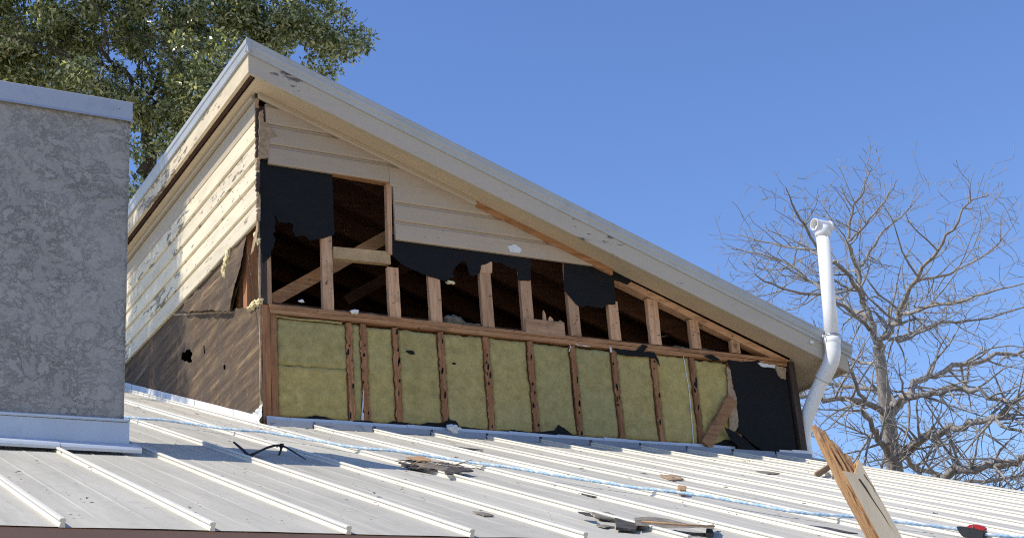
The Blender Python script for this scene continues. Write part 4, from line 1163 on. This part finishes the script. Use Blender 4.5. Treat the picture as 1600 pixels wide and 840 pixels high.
# leaf crumbs and grit
rn = random.Random(17)
verts = []; faces = []
for k in range(1900):
    x = rn.uniform(-2.6, 5.0)
    r_ = rn.random()
    y = rn.uniform(-4.9, -.15) if r_ < .55 else -.12 - abs(rn.gauss(0, .5))
    if r_ > .9: x, y = rn.uniform(-.9, -.05), rn.uniform(-.6, 3)
    if CX0 - .1 < x < CX1 + .1 and CY0 - .15 < y < CY1: continue
    s = rn.uniform(.003, .012) if rn.random() < .93 else rn.uniform(.012, .028)
    nearest = min(RIBS, key=lambda q: abs(q - x))
    if rn.random() < .4: x = nearest + .02 + abs(rn.gauss(0, .02))
    c = Vector(roof3(x, y, .006 + .3 * s if abs(x - nearest) > .03 else .012))
    a = rn.uniform(0, 6.28); e1 = Vector((cos(a), sin(a), sin(a) * TA)) * s; e2 = Vector((-sin(a), cos(a), cos(a) * TA)) * s * rn.uniform(.25, .6)
    k0 = len(verts)
    verts += [c - e1, c - e2 + NR * s * .3, c + e1, c + e2 + NR * s * .25]
    faces.append((k0, k0 + 1, k0 + 2, k0 + 3))
tag(pyd('leaf_litter', verts, faces, [SCRAP], None, False, False), 'scattered leaf crumbs and grit on the metal roof', 'litter', kind='stuff')

# ================================================================== bare tree
import numpy as np
def branch_set(roots, rnd, out, level, maxlev, spread, length, gravity, dens):
    """grow side twigs from a list of polylines [(point, radius), ...]"""
    for line in roots:
        tot = sum((line[i + 1][0] - line[i][0]).length for i in range(len(line) - 1))
        cnt = max(1, int(tot * dens[level]))
        for _ in range(cnt):
            s = rnd.uniform(.08, 1.0) * (len(line) - 1)
            i = min(int(s), len(line) - 2); t = s - i
            p = line[i][0].lerp(line[i + 1][0], t); r = line[i][1] * (1 - t) + line[i + 1][1] * t
            ax = (line[i + 1][0] - line[i][0]).normalized()
            d = Vector((rnd.gauss(0, 1), rnd.gauss(0, 1), rnd.gauss(0.1, .55)))
            d = (d - ax * d.dot(ax)).normalized()
            d = (d * spread + ax * rnd.uniform(.35, 1.0)).normalized()
            L = length[level] * rnd.uniform(.4, 1.25) * max(.4, min(1.0, r / .022 if level == 0 else 1.0))
            n = 5; r0 = min(r * .55, .022 / (level + 1)) ; pts = [(p, r0)]; q = p
            kink = Vector((0, 0, 0))
            for k in range(1, n + 1):
                kink = kink * .4 + Vector((rnd.gauss(0, .15), rnd.gauss(0, .15), rnd.gauss(gravity, .13)))
                d = (d + kink).normalized()
                q = q + d * (L / n)
                pts.append((q, max(r0 * (1 - .75 * k / n), .0036)))
            out.append(pts)
            if level < maxlev: branch_set([pts], rnd, out, level + 1, maxlev, spread, length, gravity, dens)
def mesh_lines(name, lines, mat, parent, sides=4):
    V = []; Fc = []
    for ln in lines:
        v, f = tube_mesh([p for p, r in ln], [r for p, r in ln], sides, False)
        k = len(V); V += v; Fc += [tuple(i + k for i in q) for q in f]
    return pyd(name, V, Fc, mat, parent, True, False)
DC = 21.0
limbs = {
 'trunk': ([(12.29,6.578,-1.737),(12,5.978,0.02),(11.781,5.567,1.251),(11.653,5.41,1.781),(11.557,5.292,2.179),(11.448,5.163,2.622),(11.36,5.04,3.019),(11.298,4.999,3.197)], [.16, .15, .14, .125, .115, .10, .085, .075]),
 'l1': ([(11.312,5.01,3.153),(11.236,4.986,3.594),(11.149,4.989,3.988),(11.129,4.965,4.352),(10.967,4.886,4.753),(11.054,4.769,5.183),(11.132,4.585,5.494),(11.199,4.428,5.762)], [.06, .055, .048, .04, .03, .022, .015, .008]),
 'l2': ([(11.32,5.006,3.152),(11.263,4.743,3.26),(11.198,4.326,3.447),(11.086,3.869,3.789),(11.123,3.503,4.005),(11.186,3.092,4.286),(11.256,2.804,4.563),(11.413,2.568,4.602)], [.055, .05, .046, .038, .03, .022, .014, .008]),
 'l3': ([(11.562,5.278,2.205),(12.099,5.448,2.503),(12.701,5.535,2.904),(13.435,5.57,3.242),(14.302,5.593,3.428),(15.015,5.455,3.621),(15.776,5.251,3.901)], [.075, .066, .06, .05, .042, .034, .02]),
 'l4': ([(11.517,5.257,2.313),(11.353,4.615,2.296),(11.213,3.993,2.202),(11.221,3.536,2.099),(11.341,3.068,1.868),(11.431,2.729,1.666),(11.768,2.228,1.499)], [.06, .05, .045, .04, .034, .028, .02]),
 'l5': ([(11.674,5.444,1.676),(11.578,4.861,1.716),(11.459,4.317,1.7),(11.451,3.802,1.746),(11.438,3.343,1.676),(11.405,2.841,1.73),(11.517,2.235,1.824)], [.09, .075, .066, .056, .048, .042, .03]),
 'l6': ([(11.788,5.678,0.99),(11.689,5.195,1.089),(11.588,4.736,1.138),(11.538,4.126,1.176),(11.51,3.564,1.076),(11.588,3.035,1.04),(11.726,2.227,0.991)], [.10, .09, .08, .07, .062, .052, .04]),
 'l7': ([(11.527,5.259,2.294),(10.882,5.009,2.326),(10.144,4.852,2.268),(9.375,4.721,2.195),(8.62,4.552,2.191)], [.06, .052, .044, .034, .02]),
 'l8': ([(11.449,5.166,2.613),(11.496,5.688,2.777),(11.457,6.247,2.976),(11.386,6.683,3.212),(11.237,7.145,3.496)], [.045, .038, .032, .024, .015]),
 'l9': ([(11.201,5.002,3.887),(10.621,4.644,4.074),(10.235,4.456,4.176),(9.709,4.243,4.244),(9.405,4.081,4.458),(9.127,3.932,4.608),(8.919,3.805,4.896)], [.042, .036, .032, .026, .022, .016, .008]),
 'l10': ([(11.274,5.077,3.618),(11.28,5.606,4.105),(11.215,5.978,4.48),(11.094,6.345,4.943),(10.796,6.758,5.258),(10.544,7.079,5.437)], [.042, .034, .03, .024, .016, .008]),
 'l11': ([(10.458,4.575,4.169),(10.331,4.884,4.488),(10.122,5.275,4.733),(9.895,5.682,4.964),(9.75,5.945,5.131)], [.026, .022, .018, .012, .006]),
 'l12': ([(11.277,5.024,3.451),(10.419,4.62,3.555),(9.83,4.447,3.615),(9.02,4.314,3.601),(8.485,4.214,3.707)], [.036, .03, .025, .018, .008]),
 'l13': ([(11.741,5.505,1.445),(11.213,5.102,1.663),(10.748,4.782,1.89),(10.356,4.519,2.171),(10.016,4.317,2.526),(9.82,4.186,2.808)], [.06, .055, .045, .035, .025, .012]),
 'l14': ([(11.724,5.542,1.386),(11.792,5.929,1.546),(11.787,6.34,1.751),(11.819,6.889,1.873),(11.619,7.298,2.064)], [.05, .045, .035, .025, .015]),
 'l15': ([(11.146,4.987,4.28),(11.562,5.18,4.691),(12.062,5.162,5.184),(12.529,5.097,5.548),(12.849,5.001,5.896)], [.03, .026, .02, .014, .006]),
 'l16': ([(10.977,4.888,4.734),(10.801,4.349,4.784),(10.746,3.808,4.956),(10.723,3.493,5.136)], [.024, .018, .012, .006]),
 'l17': ([(11.088,3.875,3.772),(11.852,4.055,4.023),(12.691,4.152,4.361),(13.302,4.12,4.737),(13.669,3.967,5.15)], [.028, .024, .018, .012, .006]),
 'l18': ([(11.199,4.329,3.439),(10.859,3.5,3.236),(10.778,2.862,3.1),(10.86,2.333,3.058),(10.926,1.816,3.012)], [.034, .028, .022, .016, .008]),
 'l19': ([(11.32,4.828,3.273),(12.275,5.279,3.497),(13.121,5.367,3.846),(14.022,5.386,3.995),(14.94,5.223,4.252)], [.036, .03, .026, .02, .01]),
 'l20': ([(11.379,5.068,2.931),(11.686,5.955,3.328),(11.648,6.585,3.646),(11.438,7.023,4.067)], [.034, .026, .02, .01]),
 'l21': ([(11.438,3.343,1.676),(11.473,2.946,1.398),(11.528,2.529,1.141)], [.03, .024, .015]),
 'l22': ([(11.588,4.736,1.138),(12.213,4.789,1.018),(12.933,4.741,0.996),(13.732,4.476,1.081)], [.04, .035, .03, .02]),
 'l23': ([(11.618,5.391,1.871),(12.961,6.146,1.729),(14.118,6.493,1.633),(15.305,6.478,1.753),(16.341,6.242,2.014)], [.05, .044, .04, .034, .02]),
}
tb = Vector(limbs['trunk'][0][0]); tbase = Vector((tb.x, tb.y, -4.4))
cyp = thing('bare_tree', 'tall leafless grey tree with spreading twiggy limbs behind the vent pipe', 'tree', tbase)
rnc = random.Random(23)
lines = []
for k, (pts, rr) in limbs.items():
    P3 = [Vector(p) for p in pts]
    if k == 'trunk':
        P3 = [tbase + Vector((.1, 0, 0)), (tbase + P3[0]) / 2] + P3; rr = [.26, .20] + rr
    sp = smooth_path(P3, 4)
    R4 = []
    for i in range(len(rr) - 1):
        for q in range(4): R4.append(rr[i] + (rr[i + 1] - rr[i]) * q / 4)
    R4.append(rr[-1])
    R4 = [r * (.95 if k == 'trunk' else .84) for r in R4]
    if k != 'trunk': sp = [p + Vector((rnc.gauss(0, 1), rnc.gauss(0, 1), rnc.gauss(0, 1))) * min(.05, R4[i] * .8) for i, p in enumerate(sp)]
    tube('trunk' if k == 'trunk' else 'limb', sp, R4, BARK_CYP, cyp, 10 if k == 'trunk' else 7)
    if k != 'trunk': lines.append(list(zip(sp, R4)))
tw = []
branch_set(lines, rnc, tw, 0, 2, 1.15, [1.15, .46, .20], .02, [5.8, 5.0, 3.6])
tag(mesh_lines('twigs', tw, TWIG_CYP, cyp), kind='stuff')

# low tangle of bare brush behind the roof on the right
br_base = [(15.716,7.375,0.288)][0]
brush = thing('bare_brush', 'low tangle of dark bare brush behind the right end of the roof', 'shrub', (br_base[0], br_base[1], -4.4))
roots = []
for k in range(44):
    x0 = Vector((br_base[0] + rnc.uniform(-1.6, 1.8), br_base[1] + rnc.uniform(-1, 1), -4.4))
    top = Vector([(15.717,6.695,1.831)][0]) + Vector((rnc.uniform(-1.0, 1.6), rnc.uniform(-1, 1), rnc.uniform(-.5, .12)))
    m_ = x0.lerp(top, .6) + Vector((rnc.uniform(-.2, .2), rnc.uniform(-.2, .2), .2))
    sp = smooth_path([x0, m_, top], 5)
    roots.append([(p, .03 * (1 - .8 * i / len(sp))) for i, p in enumerate(sp)])
bt = []
branch_set([r[5:] for r in roots], rnc, bt, 0, 1, 1.3, [.6, .3], .02, [6, 6])
tag(mesh_lines('stems', roots, BARK_OAK, brush, 5), kind='stuff')
tag(mesh_lines('twigs', bt, BARK_OAK, brush), kind='stuff')

# ================================================================== oaks in leaf
def leaf_cloud(name, clusters, parent, rnd_seed, per, size):
    """clusters: (centre, radii); leaves are small folded blades, thicker toward each cluster's skin"""
    rs = np.random.RandomState(rnd_seed)
    cs = []
    for c, r in clusters:
        n = int(per * (r ** 2) * rs.uniform(.7, 1.3))
        d = rs.normal(size=(n, 3)); d /= np.linalg.norm(d, axis=1)[:, None]
        rad_ = r * rs.uniform(.15, 1, size=(n, 1)) ** .55
        p = np.array(c) + d * rad_ * np.array([1, 1, .8])
        cs.append(p)
    p = np.concatenate(cs)
    n = len(p)
    a = rs.normal(size=(n, 3)) + np.array([0, 0, -.25]); a /= np.linalg.norm(a, axis=1)[:, None]
    b = rs.normal(size=(n, 3)) ; b -= a * (a * b).sum(1)[:, None]; b /= np.linalg.norm(b, axis=1)[:, None]
    c = np.cross(a, b)
    l = size * rs.uniform(.65, 1.25, size=(n, 1)); w = l * rs.uniform(.17, .26, size=(n, 1))
    V = np.empty((n, 4, 3))
    V[:, 0] = p; V[:, 1] = p + a * l * .55 + b * w + c * w * .35; V[:, 2] = p + a * l + c * l * .06; V[:, 3] = p + a * l * .55 - b * w + c * w * .35
    me = bpy.data.meshes.new(name)
    me.vertices.add(n * 4); me.vertices.foreach_set('co', V.reshape(-1))
    me.loops.add(n * 4); me.loops.foreach_set('vertex_index', np.arange(n * 4, dtype=np.int32))
    me.polygons.add(n); me.polygons.foreach_set('loop_start', np.arange(0, n * 4, 4, dtype=np.int32))
    me.update(calc_edges=True)
    o = link(name, me, LEAF, parent)
    return tag(o, kind='stuff')
def oak(name, label, base, limbs_, blobs_, seed, per, size, nclus):
    t = thing(name, label, 'tree', base, 'leafy oaks behind the house')
    rn = random.Random(seed)
    lines = []
    for k, (pts, r0, r1) in enumerate(limbs_):
        P3 = [Vector(p) for p in pts]
        if k == 0: P3 = [Vector(base), (Vector(base) + P3[0]) / 2] + P3
        sp = smooth_path(P3, 4)
        m_ = len(sp) - 1
        R = [(r0 + (r1 - r0) * i / m_) * (.72 if k == 0 else .48) for i in range(m_ + 1)]
        sp = [p + Vector((rn.gauss(0, 1), rn.gauss(0, 1), rn.gauss(0, 1))) * .03 if i else p for i, p in enumerate(sp)]
        tube('trunk' if k == 0 else 'limb', sp, R, BARK_OAK, t, 10 if k == 0 else 7)
        if k: lines.append(list(zip(sp, R)))
    tw = []
    branch_set(lines, rn, tw, 0, 1, 1.1, [1.3, .5], .02, [2.6, 3.0])
    tag(mesh_lines('twigs', tw, BARK_OAK, t), kind='stuff')
    cl = []
    for (c, r, dens) in blobs_:
        for _ in range(int(nclus * dens * r ** 2)):
            d = Vector((rn.gauss(0, 1), rn.gauss(0, 1), rn.gauss(0, 1))).normalized() * r * rn.uniform(.2, 1) ** .5
            d.z *= .85
            cl.append((Vector(c) + d, rn.uniform(.16, .36)))
    leaf_cloud('crown', cl, t, seed, per, size)
    return t
ob = [(2.026,10.319,6.529)][0]
oak('oak_tree', 'leafy dark green oak whose trunk shows between the chimney and the dormer', (ob[0] + .1, ob[1], -4.4),
    [([(2.093,10.402,6.251),(1.976,10.227,6.805),(1.885,10.039,7.357),(1.788,9.894,7.819)], .20, .105),
     ([(1.793,9.911,7.774),(1.37,9.529,8.082),(1.028,9.211,8.139),(0.897,8.91,8.433),(0.621,8.6,8.947)], .085, .02),
     ([(1.805,9.884,7.818),(2.067,9.985,8.365),(2.193,9.945,8.85),(2.119,9.99,9.414),(2.119,9.814,10.379)], .08, .02),
     ([(1.831,9.902,7.743),(2.146,9.072,7.785),(2.36,8.366,7.683),(2.599,7.875,7.624)], .06, .015),
     ([(2.153,10.095,9.129),(2.393,9.404,9.242),(2.573,8.696,9.474)], .05, .015),
     ([(2.178,9.962,8.832),(3.17,9.243,9.118),(3.883,8.603,9.038),(4.351,8.202,8.749),(4.598,7.931,8.463)], .06, .01),
     ([(1.37,9.529,8.082),(0.619,9.661,8.237),(-0.06,9.529,8.326),(-0.95,9.542,8.374)], .06, .015),
     ([(1.777,9.86,7.911),(1.883,10.648,9.37),(1.812,11.058,10.801)], .06, .015)],
    [([(-0.751,10.914,8.948)][0], 1.2, 1.1), ([(0.232,10.205,9.225)][0], 1.15, 1.1), ([(0.484,10.849,8.834)][0], .65, 1.1), ([(1.024,9.842,8.974)][0], .85, .9), ([(1.016,9.696,7.901)][0], .5, 1.0), ([(1.643,9.256,9.465)][0], .9, .9),
     ([(2.553,8.947,8.932)][0], .75, .9), ([(2.276,8.406,7.707)][0], .62, 1.1), ([(3.301,8.449,9.048)][0], .75, 1.0), ([(3.91,8.148,8.904)][0], .62, 1.0), ([(4.104,8.279,8.343)][0], .38, 1.1), ([(4.43,8.037,8.451)][0], .28, 1.0),
     ([(3.526,8.522,8.575)][0], .5, .9), ([(2.323,9.16,7.344)][0], .48, 1.1), ([(2.625,8.874,7.584)][0], .4, 1.1), ([(2.212,9.457,8.236)][0], .5, .9), ([(3.013,8.809,8.619)][0], .6, .9), ([(0.683,10.352,8.279)][0], .5, 1.1), ([(-0.012,10.701,8.43)][0], .6, 1.1), ([(2.093,9.426,7.054)][0], .30, 1.1), ([(2.006,9.708,6.53)][0], .24, 1.0), ([(1.609,9.839,7.055)][0], .22, 1.1), ([(1.617,9.619,7.544)][0], .24, 1.0), ([(1.858,9.401,7.429)][0], .24, 1.0), ([(1.737,10.034,6.154)][0], .2, 1.0), ([(1.288,9.622,7.7)][0], .35, 1.1), ([(2.2,9.982,7.058)][0], .26, .8), ([(1.805,10.323,6.82)][0], .24, .8), ([(2.56,8.344,10.292)][0], 1.2, .8), ([(0.924,9.219,10.525)][0], 1.3, .8),
     ([(-0.434,10.018,10.553)][0], 1.4, .8), ([(3.705,7.824,9.92)][0], .8, .8), ([(1.934,9.533,8.442)][0], .5, .5), ([(1.669,10.12,7.467)][0], .24, .8), ([(2.257,10.103,8.122)][0], .35, .6)],
    31, 3500, .088, 30)
def shade_blobs():
    rn = random.Random(77); out = []
    for k in range(30):
        w = Vector((0, rn.uniform(2.15, 4.6), rn.uniform(1.0, 2.75)))
        t = rn.uniform(4.6, 7.5)
        out.append((w + SUN * t, rn.uniform(.22, .42), 1.6))
    return out
# second oak outside the left edge: it dapples the side wall
oak('oak_tree', 'leafy oak at the far left whose crown shades the side wall of the dormer', (-5.6, 7.2, -4.4),
    [([(-5.5, 7.1, 1.0), (-5.2, 6.6, 3.6), (-4.9, 6.1, 5.0)], .20, .09),
     ([(-4.9, 6.1, 5.0), (-4.2, 5.2, 5.7), (-3.4, 4.4, 6.1), (-2.8, 3.7, 6.2)], .07, .02),
     ([(-4.9, 6.1, 5.0), (-5.2, 5.4, 6.2), (-5.0, 4.8, 7.4)], .07, .02),
     ([(-4.9, 6.1, 5.0), (-4.2, 6.6, 6.4), (-3.4, 7.0, 7.4)], .07, .02)],
    shade_blobs() + [((-4.6, 5.6, 7.6), 1.2, .6), ((-4.2, 6.8, 7.6), 1.2, .6)],
    37, 2600, .085, 22)
